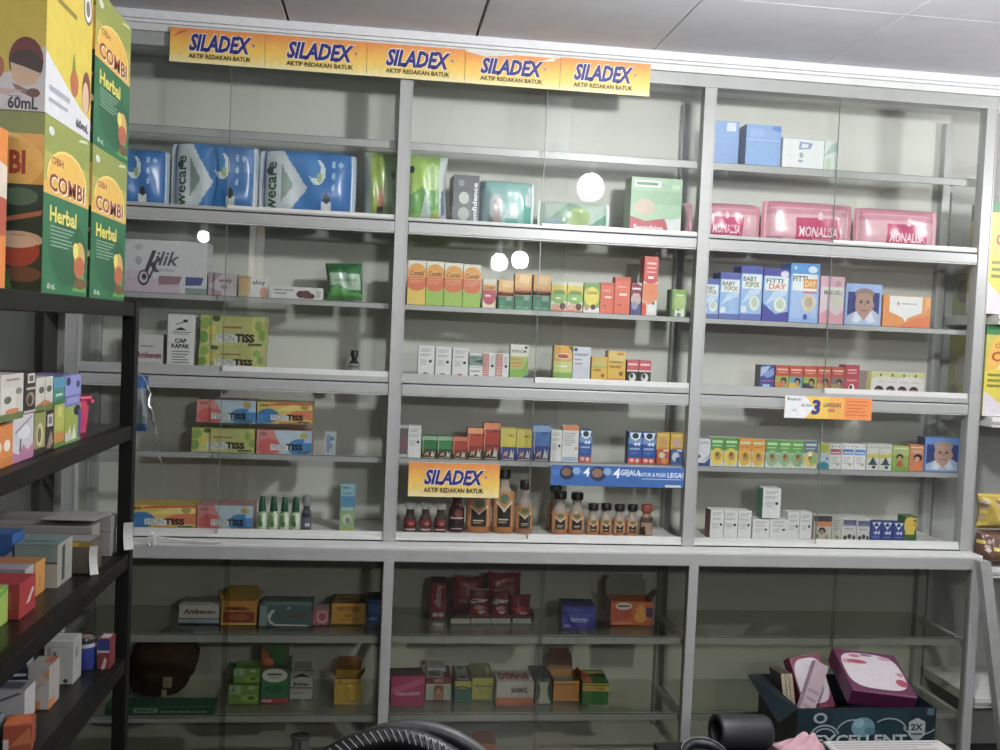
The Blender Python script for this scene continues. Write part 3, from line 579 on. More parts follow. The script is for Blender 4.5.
yg = [r(0, 0, 1, 1, '#d6d6b8'), r(0, .55, 1, .88, '#dcc23a'), e(.5, .5, .48, .24, '#7fae4a'), r(0, .36, 1, .56, '#8ab850'), t('Combi', .5, .66, .11, '#6a6420', .8, .2), e(.3, .14, .3, .12, '#d8a088'), e(.75, .18, .2, .12, '#5a3a2c'), r(0, 0, 1, .06, '#cf6a52'), r(.3, .42, .6, .48, '#e8efdc')]
bx('syrup_carton', 'yellow, green and white syrup carton, left of a pair in the middle bay', 'yellow-green syrup cartons', (0.5046,0.0500,1.5820,0.0522,0.0993), .045, '#d6d6b8', yg)
bx('syrup_carton', 'yellow, green and white syrup carton, right of a pair in the middle bay', 'yellow-green syrup cartons', (0.5587,0.0500,1.5820,0.0524,0.0987), .045, '#d6d6b8', yg)
bx('syrup_carton', 'green-topped syrup carton with yellow disc beside the red cartons', None, (0.6145,0.0500,1.5820,0.0543,0.0998), .045, '#8fae48', [r(0, .8, 1, 1, '#6fa04a'), e(.5, .55, .46, .32, '#e2cf2c'), t('Combi', .5, .68, .1, '#6a5a18', .7, .2), r(0, 0, 1, .18, '#ded6cc'), e(.6, .2, .16, .09, '#5a3a4a'), e(.2, .16, .14, .08, '#c88a7a')])
red = [r(.15, .72, .7, .75, '#ecb0a0'), r(.3, .5, .8, .56, '#f0c8bc'), r(.2, .22, .45, .28, '#b84a34'), r(0, .90, 1, 1, '#cf5038')]
bx('syrup_carton', 'plain orange-red syrup carton, shorter of the two', None, (0.6716,0.0550,1.5820,0.0478,0.1043), .045, '#dc6442', red)
bx('syrup_carton', 'plain orange-red syrup carton, taller of the two', None, (0.7190,0.0500,1.5820,0.0530,0.1249), .045, '#dc6442', red)
bx('syrup_carton', 'narrow dark red and blue carton between the red and orange ones', None, (0.7760,0.0550,1.5820,0.0361,0.1092), .045, '#8a3444', [r(0, 0, 1, .45, '#4a4a7c'), e(.5, .48, .5, .18, '#c0a8a0'), r(.1, .78, .95, .84, '#e8d8d4'), r(.2, .62, .8, .66, '#d8c0bc'), e(.4, .28, .3, .12, '#8a8ab0'), p('#cfc6c4', (.5, 1), (1, 1), (1, .88))])
bx('syrup_carton', 'orange and white carton carrying a red carton on top', None, (0.8144,0.0500,1.5820,0.0517,0.1079), .07, '#d4d0ca', [r(0, .5, 1, 1, '#e2804a'), r(0, 0, .3, .4, '#d8502e'), e(.45, .5, .42, .14, '#e08a56'), r(.4, .1, .9, .36, '#dcdcd8'), e(.75, .38, .07, .04, '#26262a'), p('#e2a07a', (.1, .4), (.4, .5), (.3, .3))])
bx('syrup_carton', 'red carton with white foot stacked on the orange and white one', None, (0.8172,0.0520,1.6605,0.0482,0.1200), .06, '#d4544e', [r(0, .0, 1, .34, '#dcd6d2'), e(.5, .34, .5, .1, '#c84848'), r(.2, .78, .85, .83, '#ecc6c0'), r(.2, .66, .85, .7, '#e8b0a8'), r(.2, .55, .85, .58, '#e8b0a8'), r(.3, .38, .7, .44, '#f0e0dc'), e(.2, .2, .06, .04, '#26262a')])
bx('syrup_carton', 'small green carton with white foot alone by the second upright', None, (0.9135,0.0550,1.5820,0.0556,0.0928), .045, '#5f8a4a', [r(.12, .3, 1, 1, '#86ae54'), r(0, 0, .12, 1, '#3f5a3a'), e(.6, .55, .38, .28, '#a8c878'), p('#dcdfd4', (.3, .0), (.9, .0), (.9, .34), (.5, .22), (.3, .32)), e(.55, .08, .14, .07, '#7f8a80'), r(.3, .78, .85, .82, '#d8e4c4')])
# ---- fourth shelf, middle bay
for i, (lab_, ac) in enumerate((('leftmost of three, grey foot mark', '#70747c'), ('middle of three, grey foot mark', '#8a8e96'), ('rightmost of three, red foot mark', '#c44a5c'))):
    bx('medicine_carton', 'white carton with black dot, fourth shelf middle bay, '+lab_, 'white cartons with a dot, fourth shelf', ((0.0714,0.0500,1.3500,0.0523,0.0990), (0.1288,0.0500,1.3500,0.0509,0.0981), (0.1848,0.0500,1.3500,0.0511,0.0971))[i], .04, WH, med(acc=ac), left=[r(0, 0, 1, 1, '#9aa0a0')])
bx('medicine_carton', 'low white carton under a grey-green one, middle bay', None, (0.2416,0.0500,1.3500,0.0431,0.0414), .04, WH, [r(.1, .5, .8, .6, '#8a9096'), e(.55, .14, .2, .14, '#4a5058'), r(.1, .85, .9, .9, '#a8acb0')])
bx('medicine_carton', 'grey-green carton stacked on the low white one', None, (0.2399,0.0500,1.3915,0.0431,0.0412), .04, '#7c928a', [r(0, .8, 1, 1, '#d2d6d2'), r(.1, .55, .6, .62, '#4a5c58'), p('#3a4c4a', (.3, .3), (1, .2), (1, .5), (.6, .4))])
def check():
    o = [r(0, 0, .52, 1, '#e0dcd6')]
    for j in range(11):
        for i in range(4): o.append(r(.03+i*.125, .02+j*.088, .03+i*.125+.09, .02+j*.088+.062, '#c63f36'))
    return o+lines(.6, .6, .92, .9, 4, '#a8acb0')+[e(.76, .5, .1, .06, '#23262b')]
bx('medicine_carton', 'white carton with red checked strip, left of a pair', 'red-checked cartons', (0.2846,0.0500,1.3500,0.0432,0.0845), .04, WH, check())
bx('medicine_carton', 'white carton with red checked strip, right of a pair', 'red-checked cartons', (0.3295,0.0500,1.3500,0.0433,0.0846), .04, WH, check())
bx('medicine_carton', 'tall green, yellow and white carton beside the red-checked pair', None, (0.3773,0.0550,1.3500,0.0603,0.1167), .045, '#b4c078', [r(0, .66, 1, 1, '#d8d8c8'), t('FITKOM', .48, .80, .08, '#4a4a40', .8), r(0, .2, 1, .66, '#a8b858'), r(.05, .55, .6, .60, '#d2862e'), r(.05, .45, .7, .5, '#d2862e'), r(.05, .36, .6, .40, '#d2902e'), p('#7fae3c', (0, .05), (1, .05), (1, .6), (.7, .3), (0, .28)), p('#3f5f96', (.1, 0), (1, 0), (1, .16), (.6, .04)), e(.85, .92, .08, .04, '#2c3a2a')])
bx('medicine_carton', 'orange and green carton with red oval emblem, middle bay', None, (0.5228,0.0500,1.3500,0.0626,0.1195), .045, '#d0a83c', [r(0, .62, 1, 1, '#dfa52e'), r(0, .25, 1, .55, '#c4cc78'), r(0, 0, 1, .25, '#7fae3c'), e(.5, .70, .38, .085, '#e6d8c8'), e(.5, .70, .32, .06, '#b8402e'), p('#3f5a3a', (.75, .98), (1, .98), (1, .82)), r(.2, .4, .7, .44, '#e8e8c8')])
bx('medicine_carton', 'white carton with blue lettering right of the red oval emblem one', None, (0.5873,0.0500,1.3500,0.0595,0.1171), .045, '#ccd0d8', [e(.15, .92, .1, .05, '#2c3a6a'), t('PARASET', .5, .78, .06, '#3a3f5a', .84, .2), r(.1, .62, .5, .66, '#b88a98'), r(.1, .50, .55, .54, '#c07a88'), r(.1, .06, .6, .09, '#8a94a4'), r(.08, .12, .95, .45, '#c6cad4')])
bx('medicine_carton', 'yellow carton, shorter of the two yellow ones', 'yellow cartons', (0.6518,0.0500,1.3500,0.0547,0.0861), .045, '#dcae2c', [r(.08, .62, .9, .88, '#c9b860'), t('obat', .35, .5, .1, '#8a5a1c', .5, .2), e(.72, .28, .12, .08, '#9a6a2c'), r(0, .6, 1, .63, '#8fa04c')])
bx('medicine_carton', 'yellow carton, taller of the two yellow ones', 'yellow cartons', (0.7072,0.0500,1.3500,0.0617,0.1086), .05, '#dcae2c', [r(.06, .7, .94, .95, '#d8c06a'), r(.5, .88, .85, .93, '#c8604a'), t('herbal', .42, .52, .09, '#8a3a1c', .66, .2), e(.75, .3, .12, .07, '#9a5a2c'), r(.1, .64, .8, .67, '#5a6a3c'), r(.05, .1, .9, .16, '#d8902c')])
for i, lab_ in enumerate(('left', 'right')):
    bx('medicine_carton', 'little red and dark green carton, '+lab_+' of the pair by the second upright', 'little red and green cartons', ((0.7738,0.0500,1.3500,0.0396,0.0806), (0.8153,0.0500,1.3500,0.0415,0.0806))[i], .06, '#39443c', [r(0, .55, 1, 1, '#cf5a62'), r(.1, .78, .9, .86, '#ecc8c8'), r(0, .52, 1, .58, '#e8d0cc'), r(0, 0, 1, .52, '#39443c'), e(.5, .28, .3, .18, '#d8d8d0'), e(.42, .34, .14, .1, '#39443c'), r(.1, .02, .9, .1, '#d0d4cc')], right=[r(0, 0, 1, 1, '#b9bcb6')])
# ---- fifth shelf (glass), middle bay
bx('medicine_carton', 'dark-sided white carton squeezed behind the first upright', None, (0.0114,0.0500,1.0800,0.0359,0.1068), .04, '#b6b4b2', [r(.3, .1, 1, .9, '#6a5a5c'), e(.6, .4, .2, .15, '#8a4a54')])
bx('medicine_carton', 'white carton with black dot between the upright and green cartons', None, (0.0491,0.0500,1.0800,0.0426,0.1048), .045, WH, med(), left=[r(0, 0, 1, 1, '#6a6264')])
def bolt(a, b, c): return [r(0, 0, 1, 1, a), r(0, .82, 1, 1, b), r(0, 0, 1, .42, c), r(0, .0, 1, .25, '#3c3428'), t('OBAT', .68, .78, .06, '#2c2a1c', .4), p('#e6c49a', (.04, .9), (.1, .7), (.05, .5), (.12, .2), (.14, .2), (.08, .52), (.13, .72), (.07, .9)), p('#d8a878', (.2, .1), (.35, .34), (.3, .2), (.5, .3), (.45, .06), (.4, .18)), p('#c9c4b4', (.6, .08), (.72, .36), (.8, .2), (.9, .36), (.86, .06), (.76, .1)), r(.15, .02, .9, .045, '#c8b89a')]
bs = [('green', 'leftmost green', (0.0946,0.0500,1.0800,0.0493,0.0732), '#2f7a44', '#8fb894', '#3a5030'), ('green', 'second green', (0.1456,0.0500,1.0800,0.0495,0.0731), '#2f8a48', '#8fb894', '#3a5030'), ('red', 'shortest red', (0.1969,0.0500,1.0800,0.0480,0.0730), '#b0422c', '#d8785a', '#8a3428'), ('red', 'middle-height red', (0.2453,0.0500,1.0800,0.0515,0.1044), '#b8452a', '#e09a6a', '#8a3428'), ('red', 'tallest red', (0.2978,0.0500,1.0800,0.0551,0.1228), '#b03a2c', '#dc8a5a', '#8a2c28'), ('yellow and blue', 'left yellow and blue', (0.3553,0.0500,1.0800,0.0520,0.1062), '#cfc02c', '#c9bc4a', '#37488c'), ('yellow and blue', 'right yellow and blue', (0.4091,0.0500,1.0800,0.0522,0.1045), '#cfc02c', '#c9bc4a', '#37488c'), ('blue', 'tall blue', (0.4641,0.0500,1.0800,0.0591,0.1198), '#4a78bc', '#8fb0dc', '#37468a')]
for k, lab_, q, a, b, c in bs:
    o_ = bolt(a, b, c)
    if k != 'green' and k != 'red': o_[3] = r(0, 0, 1, .2, '#33406a')
    bx('jelly_carton', lab_+' carton with lightning pattern, above the hanging yellow sticker' if 'blue' not in lab_ else lab_+' carton with lightning pattern, middle bay', 'lightning-patterned cartons', q, .045, a, o_)
bx('medicine_carton', 'white carton with black dot right of the tall blue one', None, (0.5256,0.0500,1.0800,0.0373,0.1062), .04, WH, med())
bx('medicine_carton', 'white carton with orange lid strip, middle bay', None, (0.5640,0.0500,1.0800,0.0562,0.1212), .045, WH, [r(0, .88, 1, 1, '#dc7a3c'), e(.85, .38, .1, .05, '#d89a96'), r(.05, .02, .95, .14, '#9ab4c8')]+lines(.1, .45, .8, .82, 6, '#9a9ea4'))
def vf(low='red', rest='#2c56a0'):
    a = [r(0, 0, 1, 1, rest), r(0, .62, 1, .82, '#6f9ad0'), p('#e4e9ee', (.05, .98), (.95, .98), (.82, .8), (.5, .72), (.18, .8)), e(.5, .88, .24, .09, '#22463f'), t('44', .62, .62, .11, '#eef2f6', .5, .1, 0, .03), r(.1, .44, .85, .5, '#9ab2d8'), r(.15, .3, .7, .38, '#4a6ab4')]
    if low: a += [r(0, 0, 1, .18, '#c44a38'), e(.3, .11, .16, .06, '#e0b0a0'), e(.7, .1, .14, .06, '#e0c0b0')]
    return a
bx('syrup_carton', 'single blue carton numbered 44 beside the orange-lidded white one', None, (0.6225,0.0500,1.0800,0.0427,0.1093), .045, '#2c56a0', vf())
bx('syrup_carton', 'blue carton numbered 44, left of the pair above the blue sticker', 'paired blue cartons', (0.7911,0.0500,1.0800,0.0467,0.1078), .045, '#2c56a0', vf())
bx('syrup_carton', 'blue carton numbered 44, right of the pair above the blue sticker', 'paired blue cartons', (0.8396,0.0500,1.0800,0.0469,0.1076), .045, '#2c56a0', vf())
bx('syrup_carton', 'small red-orange carton under a yellow one by the second upright', None, (0.8911,0.0500,1.0800,0.0453,0.0529), .045, '#c4583a', [r(.5, .85, .9, .95, '#e8d0c8'), p('#3a6a9a', (.3, .4), (.8, .6), (.6, .2)), e(.4, .6, .25, .2, '#d8d0a8'), e(.6, .25, .25, .2, '#dc8a3c')])
bx('syrup_carton', 'small yellow carton stacked on the red-orange one', None, (0.8883,0.0500,1.1305,0.0453,0.0569), .045, '#dcae30', [e(.5, .45, .32, .28, '#d09a5a'), r(.1, .8, .9, .92, '#e0c060'), r(.1, .04, .9, .14, '#c88a2c')])
bx('syrup_carton', 'small blue and white carton under a yellow one by the second upright', None, (0.9399,0.0500,1.0800,0.0438,0.0543), .045, '#4a68a8', [r(.5, .85, .9, .95, '#e0e4ec'), e(.4, .5, .3, .3, '#c4d0d8'), e(.6, .3, .2, .2, '#33508a')])
bx('syrup_carton', 'small yellow carton stacked on the blue and white one', None, (0.9372,0.0500,1.1305,0.0437,0.0566), .045, '#e0b62c', [e(.5, .45, .32, .28, '#c8a89a'), r(.1, .8, .9, .92, '#e8ca50'), r(.1, .04, .9, .14, '#c8902c')])
# ---- counter level, middle bay: bottles
for i, lab_ in enumerate(('leftmost', 'middle', 'rightmost')):
    bottle('syrup_bottle', 'small dark brown bottle with white cap, '+lab_+' of three beside the first upright', 'small white-capped bottles', ((0.0460,0.0520,0.8290,0.0411,0.0971), (0.0970,0.0520,0.8290,0.0412,0.0982), (0.1466,0.0520,0.8290,0.0414,0.0976))[i], '#43221a', '#e8e8e2', '#7a2a28', [r(0, .3, 1, .5, '#4a2020'), e(.6, .62, .25, .16, '#c0584a'), r(0, 0, 1, .14, '#b4aea8')], sh=.52, cap=.17, neck=.62, lab=(.10, .46), clear='#4a3a34')
bottle('oil_bottle', 'dark bottle with red and black label under the hanging yellow sticker', None, (0.1968,0.0800,0.8290,0.0536,0.1326), '#5c2a20', '#2a2424', '#55302c', [r(0, .0, 1, .5, '#2f2524'), r(.05, .5, .95, .56, '#c8b4a8'), e(.6, .78, .3, .16, '#b0584a'), r(.1, .02, .9, .06, '#c0b4ac')], sh=.60, cap=.14, neck=.55, lab=(.06, .62))
OB = '#c0763c'
obl = [r(0, 0, 1, 1, '#c98a54'), p('#2c2a28', (.18, .0), (.82, .0), (.82, .62), (.5, .44), (.18, .62)), p('#e4d8bc', (.1, .74), (.5, .50), (.9, .74), (.9, .68), (.5, .42), (.1, .68)), e(.5, .80, .24, .14, '#5f7a58'), r(.26, .2, .7, .25, '#d8d0c0'), r(.26, .1, .64, .14, '#c08a60')]
bottle('oil_bottle', 'broad orange bottle with black chevron label, top hidden by the yellow sticker', 'orange oil bottles', (0.2549,0.0750,0.8290,0.0841,0.1790), OB, '#26241f', '#c08048', obl, sh=.62, cap=.14, neck=.42, lab=(.12, .66), clear='#b09a84', flat=.62)
bottle('oil_bottle', 'tallest orange bottle with black chevron label, glint on its neck', 'orange oil bottles', (0.3443,0.0750,0.8290,0.0744,0.2148), OB, '#26241f', '#c08048', obl, sh=.62, cap=.13, neck=.42, lab=(.10, .66), clear='#b4a090', flat=.62)
bottle('oil_bottle', 'orange bottle with black cap right of the tallest one', 'orange oil bottles', (0.4221,0.0750,0.8290,0.0612,0.1794), '#b87850', '#26241f', '#c08a60', obl, sh=.55, cap=.15, neck=.45, lab=(.10, .52), clear='#a89a8c', flat=.62)
bottle('oil_bottle', 'orange bottle standing behind the paired ones, only its black cap clear', 'orange oil bottles', (0.5435,0.1500,0.8290,0.0561,0.1568), '#b0704a', '#221f1c', '#b08058', obl, sh=.55, cap=.15, neck=.55, lab=(.1, .52), clear='#a89a8c', flat=.62)
bottle('oil_bottle', 'mid-sized orange bottle with black cap, left of the pair under the blue sticker', 'orange oil bottles', (0.5465,0.0750,0.8290,0.0567,0.1450), '#b87448', '#24201d', '#c48a64', obl, sh=.56, cap=.16, neck=.58, lab=(.12, .52), clear='#a8998a', flat=.62)
bottle('oil_bottle', 'mid-sized orange bottle with black cap, right of the pair under the blue sticker', 'orange oil bottles', (0.6051,0.0750,0.8290,0.0552,0.1429), '#b87448', '#24201d', '#c48a64', obl, sh=.56, cap=.16, neck=.58, lab=(.12, .52), clear='#a8998a', flat=.62)
for i, lab_ in enumerate(('leftmost', 'second from left', 'third from left', 'rightmost')):
    bottle('oil_bottle', 'small orange bottle with black cap, '+lab_+' of the row of four', 'small orange oil bottles', ((0.6690,0.0750,0.8290,0.0416,0.1066), (0.7140,0.0750,0.8290,0.0417,0.1076), (0.7611,0.0750,0.8290,0.0419,0.1051), (0.8065,0.0750,0.8290,0.0420,0.1061))[i], '#b87448', '#24201d', '#c48a64', obl, sh=.56, cap=.2, neck=.62, lab=(.10, .50), clear='#a8998a', flat=.66)
bottle('oil_bottle', 'small bottle with brick-red cap and dark label at the row end', None, (0.8555,0.0750,0.8290,0.0439,0.1072), '#a07a5c', '#9a4434', '#5a4438', [r(0, .0, 1, .7, '#b49478'), p('#2a2422', (0, .0), (.4, .0), (.3, .5), (0, .4))], sh=.62, cap=.22, neck=.66, lab=(.04, .60), flat=.66)

# ---- third shelf, right bay: diapers and health-warning cartons
def dia(top, badge, word, side='#3c4a9a', pic=True):
    o = [r(0, 0, 1, 1, '#7fa8d8'), r(0, .84, 1, 1, top), r(0, 0, 1, .12, '#5c6cae'), r(.04, .12, .96, .86, '#8fb4dc'), r(.06, .58, .94, .84, '#d8e0e2'), t(word[0], .42, .765, .085, '#4a5a4c', .64, 0, 0, .02), t(word[1], .54, .66, .095, badge, .66, 0, 0, .03), p('#b8cfe6', (.06, .3), (.4, .56), (.9, .58), (.9, .5), (.4, .4)), r(.05, .14, .3, .26, '#cfd8e0')]
    if pic: o += [e(.66, .32, .24, .14, '#d6dccc'), e(.66, .33, .15, .09, '#b6c4b0')]
    return o
bx('diaper_carton', 'blue diaper carton leftmost, cut by the second upright', 'blue diaper cartons', (1.0247,0.0600,1.5820,0.0596,0.1357), .08, '#6a8cc8', dia('#5a64a8', '#8a7a30', ('BABY', 'POPOK')))
bx('diaper_carton', 'blue and white diaper carton second from the second upright', 'blue diaper cartons', (1.0850,0.0550,1.5820,0.0722,0.1591), .08, '#5668b4', dia('#5660aa', '#8a8a34', ('BABY', 'POPOK'), pic=False))
bx('diaper_carton', 'blue and white diaper carton third from the second upright, taller', 'blue diaper cartons', (1.1558,0.0500,1.5820,0.0759,0.1846), .08, '#5668b4', dia('#5058a4', '#7a8a2c', ('BABY', 'POPOK')))
bx('diaper_carton', 'purple-topped diaper carton with orange badge, fourth in the row', 'blue diaper cartons', (1.2378,0.0550,1.5820,0.0926,0.1810), .08, '#4c4c9c', dia('#4c4c9c', '#d8763c', ('FITTI', 'DAY'))+[e(.8, .90, .16, .06, '#d8d4e0'), p('#4c4c9c', (0, 0), (1, 0), (1, .2), (.5, .14), (0, .34))])
bx('diaper_carton', 'tallest sky-blue diaper carton with orange badge, before the pink one', 'blue diaper cartons', (1.3308,0.0500,1.5820,0.1038,0.2027), .09, '#5a96d8', [r(0, 0, 1, 1, '#88a8dc'), r(0, .80, 1, 1, '#4f94d8'), r(.06, .08, .94, .82, '#9cb8e0'), r(.08, .54, .92, .82, '#dce2e0'), t('FITTI', .34, .74, .09, '#4c6a4a', .5, 0, 0, .03), r(.46, .58, .92, .74, '#dc8a3c'), t('DAY', .7, .66, .1, '#e8d898', .38, 0, 0, .03), r(.46, .50, .92, .53, '#c86a8c'), e(.66, .34, .24, .15, '#d2c4a4'), e(.66, .35, .15, .09, '#b8a888'), e(.75, .90, .16, .06, '#d0dcec'), e(.56, .1, .08, .05, '#3a54a0'), e(.16, .92, .05, .03, '#c8dc9a')])
bx('diaper_carton', 'pale pink diaper carton with a grey word, right bay', None, (1.4455,0.0600,1.5820,0.0869,0.1641), .08, '#d8a8b4', [r(0, .0, 1, .78, '#d8c2c8'), p('#d89aa8', (0, 0), (1, 0), (1, .3), (.7, .18), (.3, .3), (0, .2)), r(.12, .6, .92, .78, '#d4d6cc'), t('MAKUKU', .52, .66, .09, '#6a7060', .74, 0, 0, .03), e(.72, .86, .14, .06, '#b890a0'), e(.7, .48, .2, .08, '#c8d0b4')])
def face(blue, skin, hair, shirt):
    return [r(0, 0, 1, 1, blue), r(.06, .04, .94, .80, '#2c3a78'), p(shirt, (.06, .04), (.94, .04), (.94, .28), (.75, .40), (.3, .34), (.06, .22)), e(.52, .52, .25, .34, skin), p(skin, (.36, .14), (.66, .14), (.7, .5), (.34, .5)), e(.52, .76, .27, .14, hair), e(.52, .68, .23, .10, skin), e(.76, .5, .04, .08, skin), e(.43, .56, .045, .025, '#3a2a28'), e(.62, .56, .045, .025, '#3a2a28'), r(.38, .60, .48, .615, '#4a3630'), r(.57, .60, .67, .615, '#4a3630'), p('#a87860', (.51, .58), (.55, .58), (.57, .44), (.49, .44)), r(.44, .35, .62, .375, '#7c4a44'), p('#c8d0dc', (.3, .34), (.48, .16), (.36, .06), (.2, .1)), p('#c8d0dc', (.72, .36), (.56, .16), (.68, .06), (.84, .1))]
bx('portrait_carton', 'pale blue carton with an elderly face printed on it, third shelf', None, (1.5351,0.0550,1.5820,0.1312,0.1435), .05, '#8aa6d8', face('#8fa8d8', '#a88474', '#8a7468', '#aab4cc'))
bx('medicine_carton', 'low orange carton with white arrow-shaped label, right bay', None, (1.6743,0.0550,1.5820,0.1752,0.1097), .06, '#d8883c', [p('#d8d8d4', (.13, .98), (.82, .98), (.82, .48), (.52, .30), (.47, .16), (.42, .30), (.13, .48)), e(.31, .75, .03, .06, '#c89a6a'), r(.38, .73, .7, .77, '#a8a8a8'), p('#d8703a', (.3, 0), (.47, .14), (.7, .3), (1, .4), (1, 0)), p('#e0a05a', (.85, .4), (.98, .7), (.98, .98), (.9, .98))])
# ---- fourth shelf, right bay
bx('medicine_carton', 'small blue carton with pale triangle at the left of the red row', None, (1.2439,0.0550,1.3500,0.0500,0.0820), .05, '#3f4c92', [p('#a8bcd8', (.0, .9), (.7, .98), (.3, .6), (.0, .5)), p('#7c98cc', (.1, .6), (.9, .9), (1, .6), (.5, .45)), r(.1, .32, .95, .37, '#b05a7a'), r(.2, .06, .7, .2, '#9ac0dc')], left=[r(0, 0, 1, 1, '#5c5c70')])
kd = (('#9aa84a', '#c87a3c'), ('#5aa0a0', '#d8b03c'), ('#9aa84a', '#4a4a5a'), ('#b06a54', '#c89a5c'), ('#8a7078', '#a89a54'))
for i, lab_ in enumerate(('first, green picture', 'second, teal picture', 'third, green-yellow picture', 'fourth, brown picture', 'fifth, violet picture')):
    bx('candy_carton', 'small red-topped carton with a child picture, '+lab_, 'small red-topped cartons', ((1.2955,0.0500,1.3500,0.0483,0.0825), (1.3457,0.0500,1.3500,0.0485,0.0827), (1.3961,0.0500,1.3500,0.0487,0.0830), (1.4465,0.0500,1.3500,0.0488,0.0849), (1.4973,0.0500,1.3500,0.0472,0.0851))[i], .05, '#c05038', [r(0, 0, 1, .56, kd[i][0]), r(.1, .80, .9, .87, '#e8b8a0'), r(.2, .7, .8, .74, '#e0a090'), p(kd[i][1], (.0, 0), (.6, 0), (.5, .3), (0, .3)), e(.62, .36, .22, .15, '#3a2824'), e(.6, .30, .15, .11, '#b88464'), e(.6, .08, .24, .12, kd[i][1])])
bx('candy_carton', 'plain dark red carton closing the red row', None, (1.5509,0.0600,1.3500,0.0530,0.0939), .05, '#b0404a', [r(.2, .78, .8, .84, '#e0a8a8'), r(.2, .68, .8, .72, '#e0a8a8'), r(.15, .4, .85, .46, '#d88890'), e(.5, .16, .2, .14, '#e8d8d4'), e(.45, .18, .1, .08, '#3a2c30')])
d = [r(0, 0, 1, 1, '#cfcac4'), r(0, 0, .08, 1, '#a89a5a'), p('#bcc07c', (.08, .98), (1, .98), (1, .70), (.75, .82), (.5, .7), (.3, .8), (.08, .68))]
for k in range(4): d += [e(.22+.2*k, .18, .075, .17, '#3c2c2e'), e(.20+.2*k, .1, .05, .1, '#b08a78'), e(.27+.2*k, .1, .045, .09, '#a07a6a'), e(.24+.2*k, .84, .018, .07, '#4a6a3c'), r(.17+.2*k, .5, .31+.2*k, .54, '#b8a8b0')]
bx('medicine_carton', 'wide cream carton with four small child pictures, right bay', None, (1.6284,0.0550,1.3500,0.2142,0.0757), .07, '#cfcac4', d)
# ---- fifth shelf, right bay
bx('milk_carton', 'white carton with dark blue foot beside the second upright', None, (1.0293,0.0500,1.0800,0.0493,0.0912), .045, '#ccd0d0', [t('NUTRI', .5, .86, .07, '#6a7078', .7), p('#33468c', (0, 0), (1, 0), (1, .3), (.6, .1), (0, .12)), e(.2, .35, .12, .06, '#222a40'), p('#a8b0c8', (1, .3), (1, .5), (.5, .2), (.3, .1))])
def porr(top, disc, base='#c9d0c0'): return [r(0, .0, 1, 1, base), r(0, .55, 1, 1, top), r(.1, .82, .9, .9, '#c2d8b0'), r(.1, .7, .8, .74, '#b0cc98'), e(.5, .34, .5, .30, disc), e(.55, .36, .24, .15, '#b08a4c'), e(.5, .42, .13, .08, '#7a5a34')]
prs = [('green carton with yellow bowl, first in the row', (1.0801,0.0500,1.0800,0.0460,0.0978), '#4f9a3c', '#dcc030'), ('green carton with yellow bowl, second in the row', (1.1279,0.0500,1.0800,0.0479,0.0976), '#4f9a3c', '#dcc030'), ('orange carton with golden bowl, left of a pair', (1.1795,0.0500,1.0800,0.0445,0.0956), '#e0942c', '#d8a828'), ('orange carton with golden bowl, right of a pair', (1.2259,0.0500,1.0800,0.0464,0.0953), '#e0942c', '#d8a828'), ('green carton with pale green bowl, leftmost of three', (1.2760,0.0500,1.0800,0.0448,0.0950), '#55a03c', '#8cb48a'), ('green carton with pale green bowl, middle of three', (1.3227,0.0500,1.0800,0.0450,0.0947), '#55a03c', '#8cb48a'), ('green carton with pale green bowl, rightmost of three', (1.3696,0.0500,1.0800,0.0433,0.0943), '#55a03c', '#7fb07c'), ('slate-blue carton with yellow and green bowl', (1.4147,0.0500,1.0800,0.0471,0.0957), '#5a709c', '#d8c058')]
for lab_, q, a, b in prs:
    o_ = porr(a, b)
    if 'slate' in lab_: o_ += [p('#8fae5c', (.5, .1), (.95, .2), (.95, .5), (.6, .6)), e(.45, .5, .16, .06, '#e0e4e0')]
    if 'orange' in lab_: o_[3:4] = [r(.1, .7, .8, .74, '#c47424')]
    bx('porridge_carton', lab_+', right bay', 'porridge cartons', q, .045, '#c2caba' if 'orange' not in lab_ else '#dcae50', o_)
bx('milk_carton', 'yellow and teal carton after the bowl-picture row', None, (1.4640,0.0500,1.0800,0.0418,0.0901), .045, '#a8bcb8', [r(0, .62, 1, 1, '#c8b838'), e(.5, .78, .35, .14, '#9ab03c'), r(0, .25, 1, .62, '#b4ccd0'), p('#1f8a9c', (0, 0), (1, 0), (1, .16), (.6, .3), (0, .2)), e(.8, .4, .1, .06, '#5a7ab0')])
def whitec(col): return [r(.05, .58, .95, .80, col), e(.2, .90, .06, .03, '#26262a'), e(.5, .90, .05, .025, '#77777a'), e(.8, .90, .06, .03, '#26262a'), r(.12, .64, .88, .68, '#dfe3e6')]+lines(.15, .2, .7, .5, 4, '#a4a6a8')+[e(.72, .2, .14, .07, '#b8a878')]
bx('medicine_carton', 'white carton with red band, left of three banded ones', 'white banded cartons', (1.5078,0.0500,1.0800,0.0419,0.0879), .045, WH, whitec('#b8505c'))
bx('medicine_carton', 'white carton with blue band, middle of three banded ones', 'white banded cartons', (1.5516,0.0500,1.0800,0.0439,0.0892), .045, WH, whitec('#4a7cb8'))
bx('medicine_carton', 'white carton with blue band, rightmost of three banded ones', 'white banded cartons', (1.5974,0.0500,1.0800,0.0422,0.0888), .045, WH, whitec('#4a86c0'))
